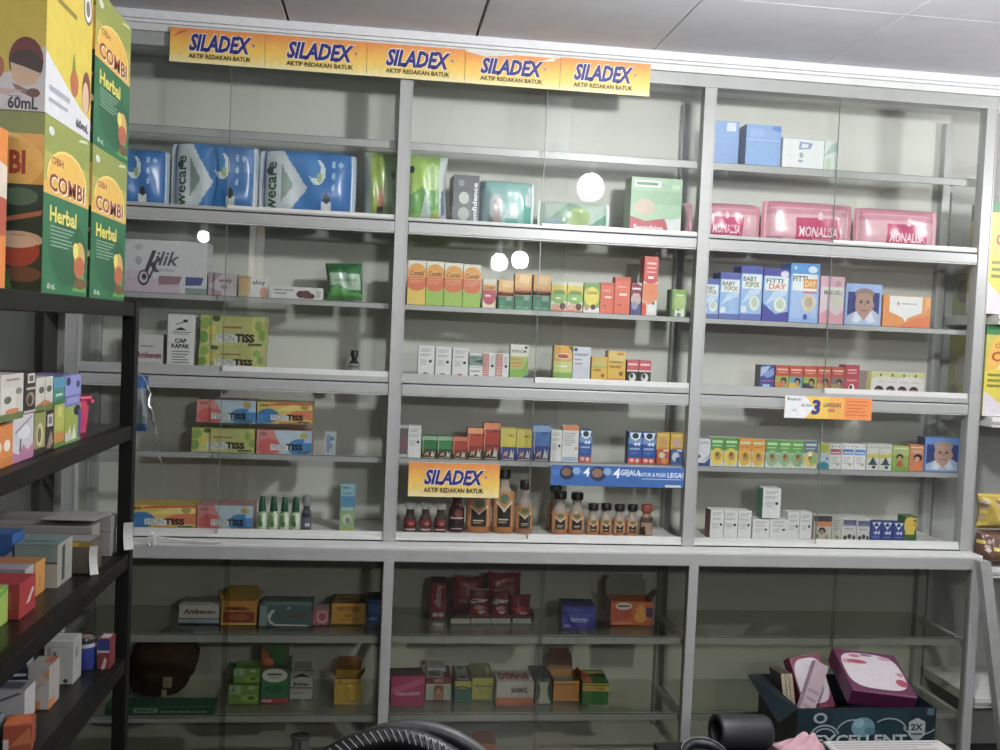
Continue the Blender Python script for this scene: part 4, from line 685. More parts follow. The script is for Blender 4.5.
for i, lab_ in enumerate(('left', 'right')):
    bx('milk_carton', 'white carton with yellow haze and dark green tree picture, '+lab_+' of the pair', 'tree-picture cartons', ((1.6432,0.0500,1.0800,0.0460,0.0919), (1.6911,0.0500,1.0800,0.0443,0.0916))[i], .045, '#c6c8be', [r(.1, .84, .9, .92, '#b0b4ac'), p('#c8b848', (0, .45), (1, .5), (1, .66), (0, .6)), p('#24504a', (.15, .2), (.5, .52), (.85, .2)), e(.6, .12, .14, .06, '#26303a'), r(.1, .22, .9, .26, '#2f5a50')])
bx('milk_carton', 'green carton with a dark-haired girl picture, right bay', None, (1.7376,0.0500,1.0800,0.0612,0.0879), .045, '#8aa83c', [r(0, .6, 1, 1, '#a8b868'), e(.45, .56, .22, .12, '#2a2426'), e(.45, .50, .14, .09, '#c08a64'), p('#b05a34', (.2, .18), (.7, .18), (.58, .42), (.34, .42)), r(.1, .88, .9, .93, '#d0d8a8'), p('#6f9a2c', (0, 0), (1, 0), (1, .16), (0, .2))])
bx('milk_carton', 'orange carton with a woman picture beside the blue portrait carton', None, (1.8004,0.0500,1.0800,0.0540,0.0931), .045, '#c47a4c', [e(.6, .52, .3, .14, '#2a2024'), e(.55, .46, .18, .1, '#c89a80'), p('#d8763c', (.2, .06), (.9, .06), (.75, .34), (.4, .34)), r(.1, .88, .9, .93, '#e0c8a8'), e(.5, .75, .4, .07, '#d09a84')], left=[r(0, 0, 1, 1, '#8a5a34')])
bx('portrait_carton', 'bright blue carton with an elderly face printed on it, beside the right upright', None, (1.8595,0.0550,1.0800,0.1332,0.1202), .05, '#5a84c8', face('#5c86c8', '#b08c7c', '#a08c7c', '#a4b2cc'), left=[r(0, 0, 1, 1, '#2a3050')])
# ---- counter level, right bay
wl = [('leftmost of the first three', (1.0917,0.0500,0.8290,0.0479,0.0996), 1), ('middle of the first three', (1.1415,0.0500,0.8290,0.0481,0.0989), 0), ('rightmost of the first three', (1.1915,0.0500,0.8290,0.0465,0.0982), 0)]
for lab_, q, m in wl: bx('medicine_carton', 'white carton with black dot at counter level, '+lab_, 'white cartons with a dot, counter level', q, .055, WH, med(), left=[r(0, 0, 1, 1, '#7c4444')] if m else None)
bx('medicine_carton', 'low white carton under the left half of the raised green-sided one', 'white cartons with a dot, counter level', (1.2431,0.0500,0.8290,0.0610,0.0699), .055, WH, med())
bx('medicine_carton', 'low white carton under the right half of the raised green-sided one', 'white cartons with a dot, counter level', (1.3060,0.0500,0.8290,0.0631,0.0712), .055, WH, med())
bx('medicine_carton', 'white carton with green side raised on top of the low white ones', 'white cartons with a dot, counter level', (1.2748,0.0500,0.9035,0.0647,0.1038), .055, WH, med(), left=[r(0, 0, 1, 1, '#2f8a5c')])
bx('medicine_carton', 'white carton with black dot right of the low pair', 'white cartons with a dot, counter level', (1.3695,0.0500,0.8290,0.0416,0.0966), .055, WH, med())
bx('medicine_carton', 'white carton with black dot cut by the pane edge', 'white cartons with a dot, counter level', (1.4130,0.0500,0.8290,0.0436,0.0975), .055, WH, med())
bx('milk_carton', 'cream carton with orange band and dark top, child picture below', None, (1.4645,0.0500,0.8290,0.0638,0.0866), .05, '#c4bcb0', [r(0, .78, 1, 1, '#4a484c'), r(.05, .58, .98, .78, '#d8824c'), e(.48, .4, .2, .14, '#3c2c2a'), e(.47, .34, .14, .1, '#b08a72'), e(.2, .18, .1, .1, '#6a7a4a'), e(.75, .15, .12, .08, '#a89a5a')])
bx('milk_carton', 'narrow pale carton between the orange-banded and pictured ones', None, (1.5304,0.0500,0.8290,0.0348,0.0841), .05, '#bcb9ae', lines(.15, .4, .85, .9, 6, '#8f9088')+[e(.6, .15, .2, .1, '#8a8a6a')])
for i, lab_ in enumerate(('left', 'right')):
    bx('milk_carton', 'pale carton with grey-blue band and dark animal pictures, '+lab_+' of the pair', 'animal-picture cartons', ((1.5670,0.0500,0.8290,0.0533,0.0850), (1.6223,0.0500,0.8290,0.0479,0.0826))[i], .05, '#c2c2bc', [r(.08, .64, .98, .88, '#5c6478'), r(.12, .66, .9, .72, '#7a80b0'), e(.25, .14, .12, .1, '#3c3c40'), e(.55, .2, .14, .1, '#4a4640'), e(.85, .15, .1, .1, '#3c3c40'), r(.2, .48, .8, .54, '#a0a09c')])
for i, lab_ in enumerate(('leftmost', 'middle', 'rightmost')):
    bx('syrup_carton', 'short blue carton with white badge, '+lab_+' of three at counter level', 'short blue cartons', ((1.6748,0.0500,0.8290,0.0389,0.0694), (1.7156,0.0500,0.8290,0.0390,0.0684), (1.7566,0.0500,0.8290,0.0409,0.0675))[i], .05, '#33468c', [p('#dfe4ea', (.1, .98), (.92, .98), (.5, .62)), e(.5, .86, .2, .1, '#33406a'), t('44', .55, .46, .17, '#cfd6e6', .6, .1, 0, .03), r(.15, .2, .8, .26, '#6a7ab4')])
bx('medicine_carton', 'yellow and green carton with rounded yellow figure, last at counter level', None, (1.7979,0.0500,0.8290,0.0467,0.0914), .05, '#3f6a34', [r(0, 0, 1, .3, '#3a6434'), e(.45, .66, .5, .32, '#d8b82c'), p('#d8b82c', (.1, .9), (.9, .96), (.8, .3), (.1, .3)), e(.78, .84, .08, .04, '#26261f'), p('#c89a24', (.6, .7), (1, .8), (.9, .56))])
# ---- lower shelves
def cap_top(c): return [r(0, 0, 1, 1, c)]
# shelf one, left bay
bx('medicine_carton', 'white carton with red lettering and blue stripes, lower left shelf', None, (-0.6670,0.0637,0.5172,0.1291,0.0624), .10, '#bdbab8', [t('Ambeven', .5, .66, .24, '#5c1c28', .78, .1, 0, .03), r(0, .24, 1, .30, '#3c4250'), r(0, .06, 1, .2, '#8fa4b8'), r(0, .0, 1, .06, '#3c4250')], top=[r(.1, .3, .9, .6, '#a8a4a4')])
def openbox(name, label, pos, D, col, ops, flap_col, ang=1.05, rot=0.0, fl=.6):
    X, Y, Z, W, H = pos
    root = empty(name, (X+W/2, Y+D/2, Z), label, 'box', None, (0, 0, rot)); th = .0014
    mb = MB(); mb.box(-W/2, W/2, -D/2, -D/2+th, 0, H, col); mb.box(-W/2, W/2, D/2-th, D/2, 0, H, col); mb.box(-W/2, -W/2+th, -D/2+th, D/2-th, 0, H, col); mb.box(W/2-th, W/2, -D/2+th, D/2-th, 0, H, col); mb.box(-W/2+th, W/2-th, -D/2+th, D/2-th, 0, th, col)
    mb.box(-W/2+.004, W/2-.004, -D/2+.004, D/2-.004, th, H*.7, '#8a8478')
    mb.art(ops, (-W/2, -D/2, 0), (1, 0, 0), (0, 0, 1), (0, -1, 0), W, H); mb.build('body', root)
    mb = MB(); mb.box(-W/2, W/2, 0, th, 0, D*fl, flap_col); mb.box(-W*.42, W*.42, 0, th, D*fl, D*fl+.018, flap_col)
    f_ = mb.build('lid_flap', root); f_.location = (0, D/2-th, H); f_.rotation_euler = (-(ang-PI/2)*1.0, 0, 0)
    for s_ in (-1, 1):
        mb = MB(); L = W*.25; mb.raw([(0, -D*.36, 0), (0, D*.36, 0), (s_*L, D*.25, 0), (s_*L, -D*.25, 0), (0, -D*.36, th), (0, D*.36, th), (s_*L, D*.25, th), (s_*L, -D*.25, th)], [(0, 1, 2, 3), (7, 6, 5, 4), (0, 4, 5, 1), (1, 5, 6, 2), (2, 6, 7, 3), (3, 7, 4, 0)], flap_col)
        q = mb.build('side_flap', root); q.location = (s_*(W/2-th), 0, H); q.rotation_euler = (0, -s_*.9, 0)
    return root
openbox('medicine_carton', 'yellow and brown carton with its lid open, lower left shelf', (-0.5323,0.0556,0.5172,0.1126,0.0789), .07, '#c8962c', [r(0, 0, 1, 1, '#c88a2c'), r(.06, .1, .94, .55, '#8a3a24'), r(.1, .62, .7, .76, '#8a4a20'), r(0, 0, 1, .08, '#d8b040'), t('Oskadon', .5, .68, .14, '#6a3418', .66), e(.5, .32, .3, .14, '#a85a30')], '#c8a83c', 2.7, 0, .5)
bx('medicine_carton', 'wide teal carton with a white curved line, lower left shelf', None, (-0.4087,0.0480,0.5172,0.1665,0.0660), .12, '#5f7c80', [r(0, 0, 1, 1, '#4f6a6c'), r(0, .0, .14, 1, '#86a0a0'), p('#c8ccca', (.14, .5), (.22, .78), (.3, .8), (.24, .6), (.2, .3), (.3, .1), (.9, .06), (.95, 0), (.3, .0), (.18, .16)), p('#8a3a48', (.5, .5), (.9, .62), (.94, .5), (.6, .44)), p('#c0cccc', (.5, .86), (.55, .98), (.6, .86))], top=[r(.05, .1, .95, .9, '#7a9698')])
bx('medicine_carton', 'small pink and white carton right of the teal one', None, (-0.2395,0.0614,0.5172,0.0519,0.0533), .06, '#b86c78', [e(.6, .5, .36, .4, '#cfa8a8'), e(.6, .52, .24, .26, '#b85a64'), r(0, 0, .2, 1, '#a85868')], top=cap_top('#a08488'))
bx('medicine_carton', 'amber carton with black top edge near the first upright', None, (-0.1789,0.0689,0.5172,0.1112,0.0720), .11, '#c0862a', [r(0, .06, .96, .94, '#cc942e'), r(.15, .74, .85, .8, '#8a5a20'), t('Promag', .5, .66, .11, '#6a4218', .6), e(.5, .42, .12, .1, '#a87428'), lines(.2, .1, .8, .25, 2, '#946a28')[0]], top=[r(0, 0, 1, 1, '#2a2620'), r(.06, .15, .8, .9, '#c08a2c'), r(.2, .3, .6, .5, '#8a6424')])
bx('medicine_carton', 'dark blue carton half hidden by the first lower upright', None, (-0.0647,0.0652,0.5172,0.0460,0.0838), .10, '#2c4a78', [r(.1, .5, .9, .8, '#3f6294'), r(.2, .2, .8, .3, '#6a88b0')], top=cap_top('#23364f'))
# shelf one, middle bay: red sachets
sx = [('red carton with white vertical lettering, left of the red sachets', (0.1508,0.1387,0.5172,0.0529,0.1243))]
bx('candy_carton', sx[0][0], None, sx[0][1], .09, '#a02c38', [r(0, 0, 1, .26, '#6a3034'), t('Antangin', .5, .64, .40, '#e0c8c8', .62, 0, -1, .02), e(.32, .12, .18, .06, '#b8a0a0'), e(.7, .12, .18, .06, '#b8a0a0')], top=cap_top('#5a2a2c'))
ss = [('red foil sachet lying behind, leftmost of the heap', (0.2264,0.2253,0.5812,0.1022,0.0781), .05), ('dark red foil sachet at the back right of the heap', (0.3474,0.2414,0.5854,0.1179,0.0895), .05), ('red foil sachet with white stripes, left of the front pair', (0.2849,0.1539,0.5347,0.0658,0.0872), .03), ('red foil sachet with white stripes, right of the front pair', (0.3615,0.1558,0.5312,0.0592,0.0874), .03), ('red foil sachet slumped at the right of the heap', (0.4268,0.1695,0.5278,0.0703,0.0740), .04)]
sd = mat('#8c2630', .25)
hb = empty('sachet_box', (0.2317,0.2404,0.5172,0.2890,0.0394)[:3], 'dark red open display box holding the red foil sachets', 'box')
X, Y, Z, W, H = (0.2199,0.1140,0.5172,0.2854,0.0225)
mb = MB(); mb.box(0, W, 0, .10, 0, .004, '#4a2422'); mb.box(0, W, .096, .10, .004, .05, '#521f22'); mb.box(0, .003, 0, .10, .004, .03, '#521f22'); mb.box(W-.003, W, 0, .10, .004, .03, '#521f22'); b_ = mb.build('tray', hb); hb.location = (X, Y, Z)
mb = MB(); mb.box(0, W, 0, .003, .004, .020, '#4a2a28'); mb.build('front_lip', hb)
for k, (lab_, q, T) in enumerate(ss):
    q = list(q); 
    q = [q[0], (Y+.012 if k in (2, 3) else Y+.036 if k in (0, 1) else Y+.012), Z+.0065, q[3], q[4]+(q[2]-Z-.0065)]
    o_ = [r(0, 0, 1, 1, '#9a2c36')]
    if k in (2, 3): o_ += [r(.1, .62, .95, .68, '#e8e0e0'), p('#f0ecec', (.02, .50), (.95, .58), (.95, .64), (.02, .57)), e(.5, .36, .3, .08, '#c88a8c'), e(.6, .2, .2, .06, '#d8b0b0'), r(.1, .8, .9, .9, '#7a2a30')]
    elif k == 4: o_ += [p('#c84a4a', (.1, .4), (.6, .6), (.7, .3), (.3, .15)), e(.6, .2, .2, .06, '#d8a8a8')]
    else: o_ += [p('#6a2a2c', (0, .2), (1, .6), (1, .1), (0, 0)), e(.6, .6, .2, .12, '#a86a60'), r(.2, .35, .5, .4, '#b08070')]
    pillow('foil_sachet', lab_, 'red foil sachets', tuple(q), T, '#7c222c', o_, 'tb', seed=40+k, nx=24, ny=24, crim_col='#6a2228', rough=.2, lean=0)
tags = ((0.1561,0.0587,0.5172,0.0350,0.0169), (0.2181,0.0908,0.5172,0.0644,0.0250), (0.2878,0.0924,0.5172,0.0664,0.0233), (0.3579,0.0940,0.5172,0.0634,0.0234), (0.4301,0.0956,0.5172,0.0620,0.0235))
for k, (lab_, hh) in enumerate((('smallest, below the red carton', .011), ('first of the four below the sachets', .0165), ('second of the four below the sachets', .0165), ('third of the four below the sachets', .0165), ('last of the four below the sachets', .0165))):
    q = tags[k]; mb = MB(); mb.box(0, q[3], 0, .0015, .0, hh, '#a9aaa2'); mb.box(0, q[3], .0015, .012, 0, .0015, '#a9aaa2'); mb.art(lines(.1, .2, .9, .9, 2, '#8f9088'), (0, 0, 0), (1, 0, 0), (0, 0, 1), (0, -1, 0), q[3], hh)
    tag(mb.build('price_tag', loc=(q[0], q[1]-.0, .5165)), 'pale blank price tag on the lower middle shelf, '+lab_, 'tag', 'price tags on the lower middle shelf')
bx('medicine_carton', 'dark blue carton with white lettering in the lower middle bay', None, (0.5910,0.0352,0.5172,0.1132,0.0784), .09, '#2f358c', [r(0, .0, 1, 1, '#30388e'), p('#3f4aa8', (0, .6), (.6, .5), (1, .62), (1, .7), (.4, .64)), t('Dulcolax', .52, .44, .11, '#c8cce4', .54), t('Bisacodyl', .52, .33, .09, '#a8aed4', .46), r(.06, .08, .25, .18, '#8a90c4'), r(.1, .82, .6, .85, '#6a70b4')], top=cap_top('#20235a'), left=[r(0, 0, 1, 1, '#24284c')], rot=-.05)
openbox('medicine_carton', 'orange carton with yellow figure and white lid standing open', (0.7676,0.0846,0.5172,0.1464,0.0819), .09, '#c4622e', [r(0, 0, 1, 1, '#cc5f2c'), p('#b8482a', (0, .1), (.5, .3), (.5, .8), (0, .7)), e(.3, .80, .2, .16, '#d8d0c4'), r(.16, .76, .44, .84, '#6a5a54'), e(.72, .35, .15, .26, '#dc9a28'), e(.72, .72, .09, .16, '#d8942a'), r(.58, .62, .86, .72, '#dc9a28'), r(.84, .34, 1, .74, '#5a3a64'), r(.05, .06, .5, .1, '#d89a7a')], '#8e8c84', 1.75, 0, .62)
# shelf two, left bay
gb = [r(0, 0, 1, 1, '#6a9434'), r(.02, .52, .4, .98, '#93a88a'), r(.1, .6, .2, .9, '#6f8472'), e(.75, .85, .12, .1, '#a8b884'), e(.7, .3, .3, .2, '#86b03c'), e(.75, .32, .12, .1, '#3a6a2a')]
bx('herbal_carton', 'lower bright green carton with pale side label, lower left shelf', 'bright green cartons', (-0.4993,0.0500,0.2582,0.0955,0.0629), .10, '#6a9434', gb)
bx('herbal_carton', 'upper bright green carton stacked on the other, lower left shelf', 'bright green cartons', (-0.4851,0.0499,0.3265,0.0828,0.0492), .08, '#6a9434', gb)
bx('herbal_carton', 'dark green carton with white oval label and red foot', None, (-0.3968,0.0578,0.2582,0.0867,0.1148), .13, '#2c6a42', [r(0, 0, 1, .14, '#b0424a'), r(.05, .02, .4, .1, '#d0a8a8'), r(0, .16, .96, .7, '#2f7a4c'), e(.48, .80, .48, .20, '#c8ccc0'), r(.2, .8, .75, .86, '#4a5a50'), r(.3, .72, .66, .75, '#8a9088'), e(.5, .4, .36, .14, '#27683f')], top=[r(0, 0, 1, 1, '#6a3a28'), e(.7, .6, .4, .4, '#2c5a34'), e(.2, .3, .3, .3, '#a0452c')])
bx('herbal_carton', 'small red and green carton lying on top of the oval-label one', None, (-0.4020,0.0841,0.3645,0.0809,0.0747), .09, '#4a5a30', [p('#a8482c', (0, 0), (.5, 0), (.3, .6), (0, .9)), e(.65, .5, .3, .4, '#2f6a38'), e(.3, .25, .2, .2, '#c87a4a')], top=[e(.6, .5, .4, .4, '#2c5230')])
bx('medicine_carton', 'white carton with black lettering beside the dark green one, lower left', None, (-0.3076,0.0924,0.2582,0.0735,0.0945), .12, '#b4b4ae', [p('#23251f', (0, .72), (.5, .92), (.95, .76), (.5, .8)), t('Bodrex', .5, .54, .12, '#1f1f20', .7, 0, 0, .03), r(0, .38, 1, .42, '#2a2c2a'), r(.1, .2, .6, .24, '#8a8a88')], top=[r(.1, .2, .9, .8, '#7c7c76')])
openbox('medicine_carton', 'yellow carton with brown top alone near the first lower upright', (-0.1592,0.0428,0.2582,0.0847,0.0853), .09, '#c89c22', [r(0, 0, 1, 1, '#d0a41f'), r(0, .8, .9, .83, '#8a6a1c'), e(.2, .9, .05, .05, '#8a6a1c'), r(.5, .08, .9, .18, '#b8a878'), t('Tolak', .66, .13, .08, '#4a3a1c', .34), p('#8f7220', (.45, .7), (.55, .7), (.6, .2), (.4, .2)), p('#d0a41f', (.47, .68), (.53, .68), (.57, .22), (.43, .22))], '#8a5a22', 2.5, 0, .4)
bx('toothpaste_carton', 'long dark green carton with pale lettering lying at the far left', None, (-0.8597,-0.0480,0.2582,0.3300,0.0306), .075, '#1c4a34', [r(0, .06, 1, .9, '#1b4632'), r(0, 0, 1, .07, '#7fae6a'), r(0, .9, 1, 1, '#2f6a4a'), r(.26, .38, .48, .80, '#8aa89a'), r(.28, .46, .46, .72, '#3a5a4c'), t('ENZIM SEGAR ALAMI', .72, .44, .2, '#8fae9c', .42)], top=[r(0, 0, 1, 1, '#20503a')])
bm = bmesh.new(); bmesh.ops.create_icosphere(bm, subdivisions=4, radius=1)  # noisy dark brown lump, flattened below, with two pale patches
from mathutils import noise
for v in bm.verts:
    n_ = noise.noise(v.co*1.7)*.16+noise.noise(v.co*5)*.07; v.co *= 1+n_
    v.co = Vector((v.co.x*.112+.02*v.co.z, v.co.y*.085, max(-.095, v.co.z*.118)))
mb = MB(); mb.bm(bm, mat('#3a281b', .8, 0, .2, .25, 14, .3), None, True)
for (u, v, a_, b_) in ((.028, -.035, .014, .016), (.018, -.072, .008, .014)): mb.box(u-a_, u+a_, -.094, -.080, v-b_, v+b_, '#8a7a5c', .002)
X, Y, Z, W, H = (-0.8283,0.1132,0.2582,0.2032,0.1900)
o = mb.build('brown_lump', loc=(X+W/2, .165, Z+.0965)); tag(o, 'dark brown rounded lump at the far left of the lower shelf', 'bag')
# shelf two, middle bay
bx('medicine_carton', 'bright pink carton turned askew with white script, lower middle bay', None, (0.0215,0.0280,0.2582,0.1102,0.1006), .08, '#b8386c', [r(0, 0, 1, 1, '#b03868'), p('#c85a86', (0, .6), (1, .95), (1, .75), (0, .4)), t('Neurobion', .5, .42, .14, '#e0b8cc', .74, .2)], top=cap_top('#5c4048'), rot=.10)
bx('medicine_carton', 'dark red and white carton with a small portrait, lower middle bay', None, (0.1433,0.0801,0.2582,0.0842,0.0770), .12, '#8a2c34', [r(0, .74, 1, 1, '#84282f'), t('INZA', .5, .86, .12, '#d8c8c4', .34), r(0, 0, 1, .72, '#c0bcae'), r(.3, .0, .72, .68, '#a87464'), e(.5, .46, .14, .16, '#5a3a34'), e(.5, .4, .1, .12, '#b88a74'), r(.06, .04, .28, .62, '#a8b8a4'), r(.76, .04, .96, .62, '#a8b8a4')], top=[r(0, 0, .7, 1, '#b0aca8'), r(.7, 0, 1, 1, '#7a2a30'), e(.35, .3, .25, .2, '#6a6a78')])
bx('medicine_carton', 'white and violet carton lying on the dark red one', None, (0.1470,0.1350,0.3265,0.0650,0.0220), .08, '#a9a9ac', [p('#4a4058', (0, .2), (.5, .5), (1, .2), (1, .4), (.5, .7), (0, .5)), r(.1, .75, .9, .85, '#d0d0d0')], top=[r(.1, .2, .9, .9, '#8f9094')])
bx('medicine_carton', 'narrow green and yellow carton with black and white top', None, (0.2374,0.0527,0.2582,0.0555,0.0749), .15, '#2f6250', [r(0, 0, 1, .66, '#2f6656'), r(0, .66, 1, 1, '#b8b43a'), p('#1c2a1c', (0, .66), (.5, .72), (1, .62), (1, .68), (.5, .78), (0, .72))], top=[r(0, 0, 1, 1, '#22261f'), r(.15, .05, .85, .95, '#8a8c84'), e(.5, .25, .25, .1, '#23241f'), e(.5, .85, .2, .08, '#33342f')])
bx('medicine_carton', 'yellow-green carton with black lettering, lower middle bay', None, (0.2987,0.0790,0.2582,0.0732,0.0757), .15, '#a8a828', [r(.06, .06, .94, .96, '#b2b02c'), t('Komix', .55, .64, .12, '#24260f', .78, 0, 0, .02), r(.3, .4, .8, .44, '#7a7a24'), r(.3, .28, .6, .31, '#7a7a24')], top=[r(0, 0, 1, 1, '#6a7222'), p('#a8b088', (.75, .1), (.9, .5), (.8, .9), (.7, .5))])
bx('medicine_carton', 'wide white and orange carton with red top lettering', None, (0.3755,0.0247,0.2582,0.1249,0.0815), .12, '#b8b4ac', [r(0, .0, 1, .36, '#c0663a'), r(.0, .36, 1, 1, '#bcb8b0'), t('SANMOL', .62, .66, .2, '#23231f', .46, 0, 0, .05), r(0, .04, 1, .1, '#a85a3a')], top=[r(.02, .1, .98, .9, '#aaa49c'), t('DEMAM', .5, .5, .5, '#9a3a38', .8, 0, 0, .04)])
bx('medicine_carton', 'dark green carton with pale hourglass-shaped front label', None, (0.5067,0.0415,0.2582,0.0581,0.0771), .16, '#2a3a28', [p('#a8ac9a', (.1, .02), (.95, .02), (.78, .4), (.74, .7), (.86, .98), (.2, .98), (.34, .7), (.32, .4))], top=[r(0, 0, 1, 1, '#273324'), e(.75, .1, .2, .06, '#7c8474')])
openbox('medicine_carton', 'orange carton with brown open lid beside the dark green one', (0.5767,0.0678,0.2582,0.0884,0.0693), .12, '#c8872c', [r(0, 0, 1, 1, '#c8822a'), t('DIAPET', .5, .84, .14, '#8a3a1c', .84), r(0, .9, 1, 1, '#d8a83c'), r(.8, 0, .95, .1, '#d8b868')], '#7a4a1e', 2.3, 0, .5)
bx('medicine_carton', 'green and yellow carton rightmost in the lower middle bay', None, (0.6737,0.0355,0.2582,0.0899,0.0740), .13, '#35702c', [r(0, 0, 1, 1, '#2f6e2c'), r(0, .62, 1, .86, '#c8b048'), t('DIATABS', .45, .74, .14, '#a8402c', .84), r(0, .92, 1, .97, '#c8c040')], top=[r(0, 0, 1, 1, '#386e2a'), p('#b8542c', (0, 0), (.4, 0), (.3, 1), (0, 1)), r(.3, .7, 1, .9, '#b89a3c')], rot=-.05)
# bottom board
bx('medicine_carton', 'grey-white flat carton on the bottom board behind the chair', None, (0.2306,-0.0068,0.1000,0.0745,0.0504), .10, '#8f9088', [r(.1, .3, .9, .7, '#5c605c')], top=[r(.1, .2, .9, .8, '#6a6e6a')])
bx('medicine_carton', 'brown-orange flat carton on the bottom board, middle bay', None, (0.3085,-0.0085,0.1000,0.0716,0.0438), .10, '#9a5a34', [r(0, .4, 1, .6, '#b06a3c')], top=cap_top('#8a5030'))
bottle('syrup_bottle', 'pale can-shaped bottle peeking up at the bottom of the left bay', None, (-0.2901,-0.0171,0.1000,0.0570,0.0722), '#8a8c8a', '#55585a', '#7a7c7a', [r(.4, 0, .6, 1, '#3a3c3c')], sh=.7, cap=.08, neck=.9, lab=(.1, .8))

# ================================================================== big cartons on the rack
def bigherb():                                                       # green herbal carton front
    return [r(0, .80, 1, 1, '#8a9436'), r(0, .56, 1, .80, '#a8a036'), e(.5, .68, .44, .17, '#e6c85c'), e(.5, .67, .42, .165, '#e0ae2e'), p('#d8a62c', (0, .56), (1, .56), (1, .62), (.85, .68), (.15, .68), (0, .62)), t('OBH', .27, .765, .042, '#8a3a24', .24), t('COMBI', .515, .635, .095, '#e4d4a8', .80, 0, 0, .05), t('COMBI', .5, .64, .095, '#8a2f24', .78, 0, 0, .02),
            p('#1f6a40', (0, 0), (1, 0), (1, .565), (0, .565)), e(.55, .26, .44, .20, '#1a5a38'), t('Herbal', .42, .46, .085, '#d8c83c', .58, 0, 0, .03)]+lines(.15, .27, .66, .40, 6, '#7aa084')+[e(.80, .24, .13, .10, '#c8a04c'), e(.80, .18, .13, .07, '#b05a34'), e(.70, .28, .06, .05, '#e0cf4a'), p('#4f9a3c', (.62, .03), (.9, .15), (.98, .03)), e(.82, .08, .15, .035, '#6a4a2c'), t('60 mL', .18, .045, .032, '#cfd8c8', .16), p('#c8d4a8', (.7, .95), (.95, .97), (.9, .985), (.75, .97)), e(.12, .92, .06, .025, '#c8d0c0')]
bigside = [r(0, .86, 1, 1, '#7f8a34'), r(0, .60, 1, .88, '#dfa22c'), e(.5, .72, .5, .17, '#e8b848'), t('COMBI', .46, .72, .12, '#a8402a', .70, 0, 0, .04), r(0, 0, 1, .60, '#1c3a28'), e(.75, .53, .2, .05, '#4a6a50'), p('#a8683c', (.55, .38), (.98, .43), (1, .46), (.58, .41)), e(.74, .29, .27, .05, '#cfb890'), e(.74, .23, .24, .09, '#a8442c'), e(.74, .28, .22, .035, '#d8c0a0'), e(.8, .10, .2, .045, '#6a4a34'), p('#3a7a3c', (.4, .06), (.6, .2), (.7, .02), (.4, 0))]
def big(label, Y0, Y1, Z, H, D, front, side, base, name='display_carton', X=-.606):
    # front faces the aisle (+X), the -Y end shows towards the viewer
    return bx(name, label, 'big cartons on the rack', (X, Y0, Z, Y1-Y0, H), D, base, front, left=side, aisle=True)
kids = [r(0, 0, 1, 1, '#d2ba1c'), p('#cfcfd2', (0, 0), (1, 0), (1, .12), (.75, .16), (.5, .215), (.25, .28), (0, .345)), e(.88, .80, .11, .10, '#6a5a4a'), e(.88, .80, .085, .08, '#dcdcdc'), e(.88, .80, .05, .05, '#77705c'), r(.15, .84, .5, .87, '#8a7a1c'), r(.18, .76, .55, .79, '#8a7a1c'), r(.2, .66, .62, .69, '#8a7a1c'), e(.55, .93, .2, .06, '#b8bccc'), e(.75, .96, .15, .06, '#cf7a3c'),
        e(.60, .28, .09, .08, '#b0603c'), p('#7a8a2c', (.54, .34), (.58, .46), (.62, .36)), e(.88, .28, .1, .13, '#7a3f30'), e(.86, .24, .08, .1, '#d2a888'), r(.08, .14, .5, .17, '#9aa0a8'), r(.08, .08, .46, .1, '#9aa0a8'), t('60mL', .8, .06, .05, '#3a3038', .3)]
kidside = [r(0, 0, 1, 1, '#c9c6c8'), p('#cdb41a', (0, 1), (1, 1), (1, .37), (.94, .34), (.88, .26), (.6, .20), (.45, .24), (0, .26)), e(.80, .275, .18, .13, '#6e2628'), e(.80, .25, .175, .085, '#3a2622'), p('#d2ae8e', (.64, .26), (.78, .24), (.95, .21), (.90, .15), (.74, .13), (.66, .17)), p('#cdb41a', (.45, .24), (.62, .30), (.64, .36), (.45, .36)), e(.52, .23, .06, .06, '#b0643c'), p('#8a6a62', (.66, .15), (.80, .12), (.92, .10), (.84, .08), (.70, .11)), e(.88, .10, .07, .025, '#6e3a34'), p('#c8a4a0', (.45, .12), (.78, .11), (.6, .08), (.45, .09)), e(.68, 1.0, .22, .05, '#5a5450'), t('60mL', .775, .042, .062, '#2c262c', .31, 0, 0, .03), r(.62, .074, .76, .08, '#9a969a')]
big('green herbal carton at the bottom of the nearer stack on the rack', -1.487, -1.240, 1.533, .292, .15, bigherb(), bigside, '#2a6a44')
big('yellow and white carton with child face on top of the nearer stack on the rack', -1.490, -1.242, 1.8255, .292, .15, kids, kidside, '#cfc060')
big('green herbal carton at the bottom of the farther stack on the rack', -1.221, -.968, 1.533, .292, .15, bigherb(), bigside, '#2a6a44')
big('green herbal carton on top of the farther stack on the rack', -1.223, -.966, 1.8255, .292, .15, bigherb(), bigside, '#2a6a44')
big('bright orange carton edge at the far left of the rack top', -1.745, -1.508, 1.533, .255, .16, [r(0, 0, 1, 1, '#d8802c'), r(.0, .3, .8, .96, '#cf8a4c'), e(.8, .62, .4, .18, '#d8c8b8'), e(.9, .46, .3, .12, '#b0543c'), r(.1, .05, .9, .2, '#e08a30')], [r(0, 0, 1, 1, '#d87a28')], '#d87f2c', X=-.655)

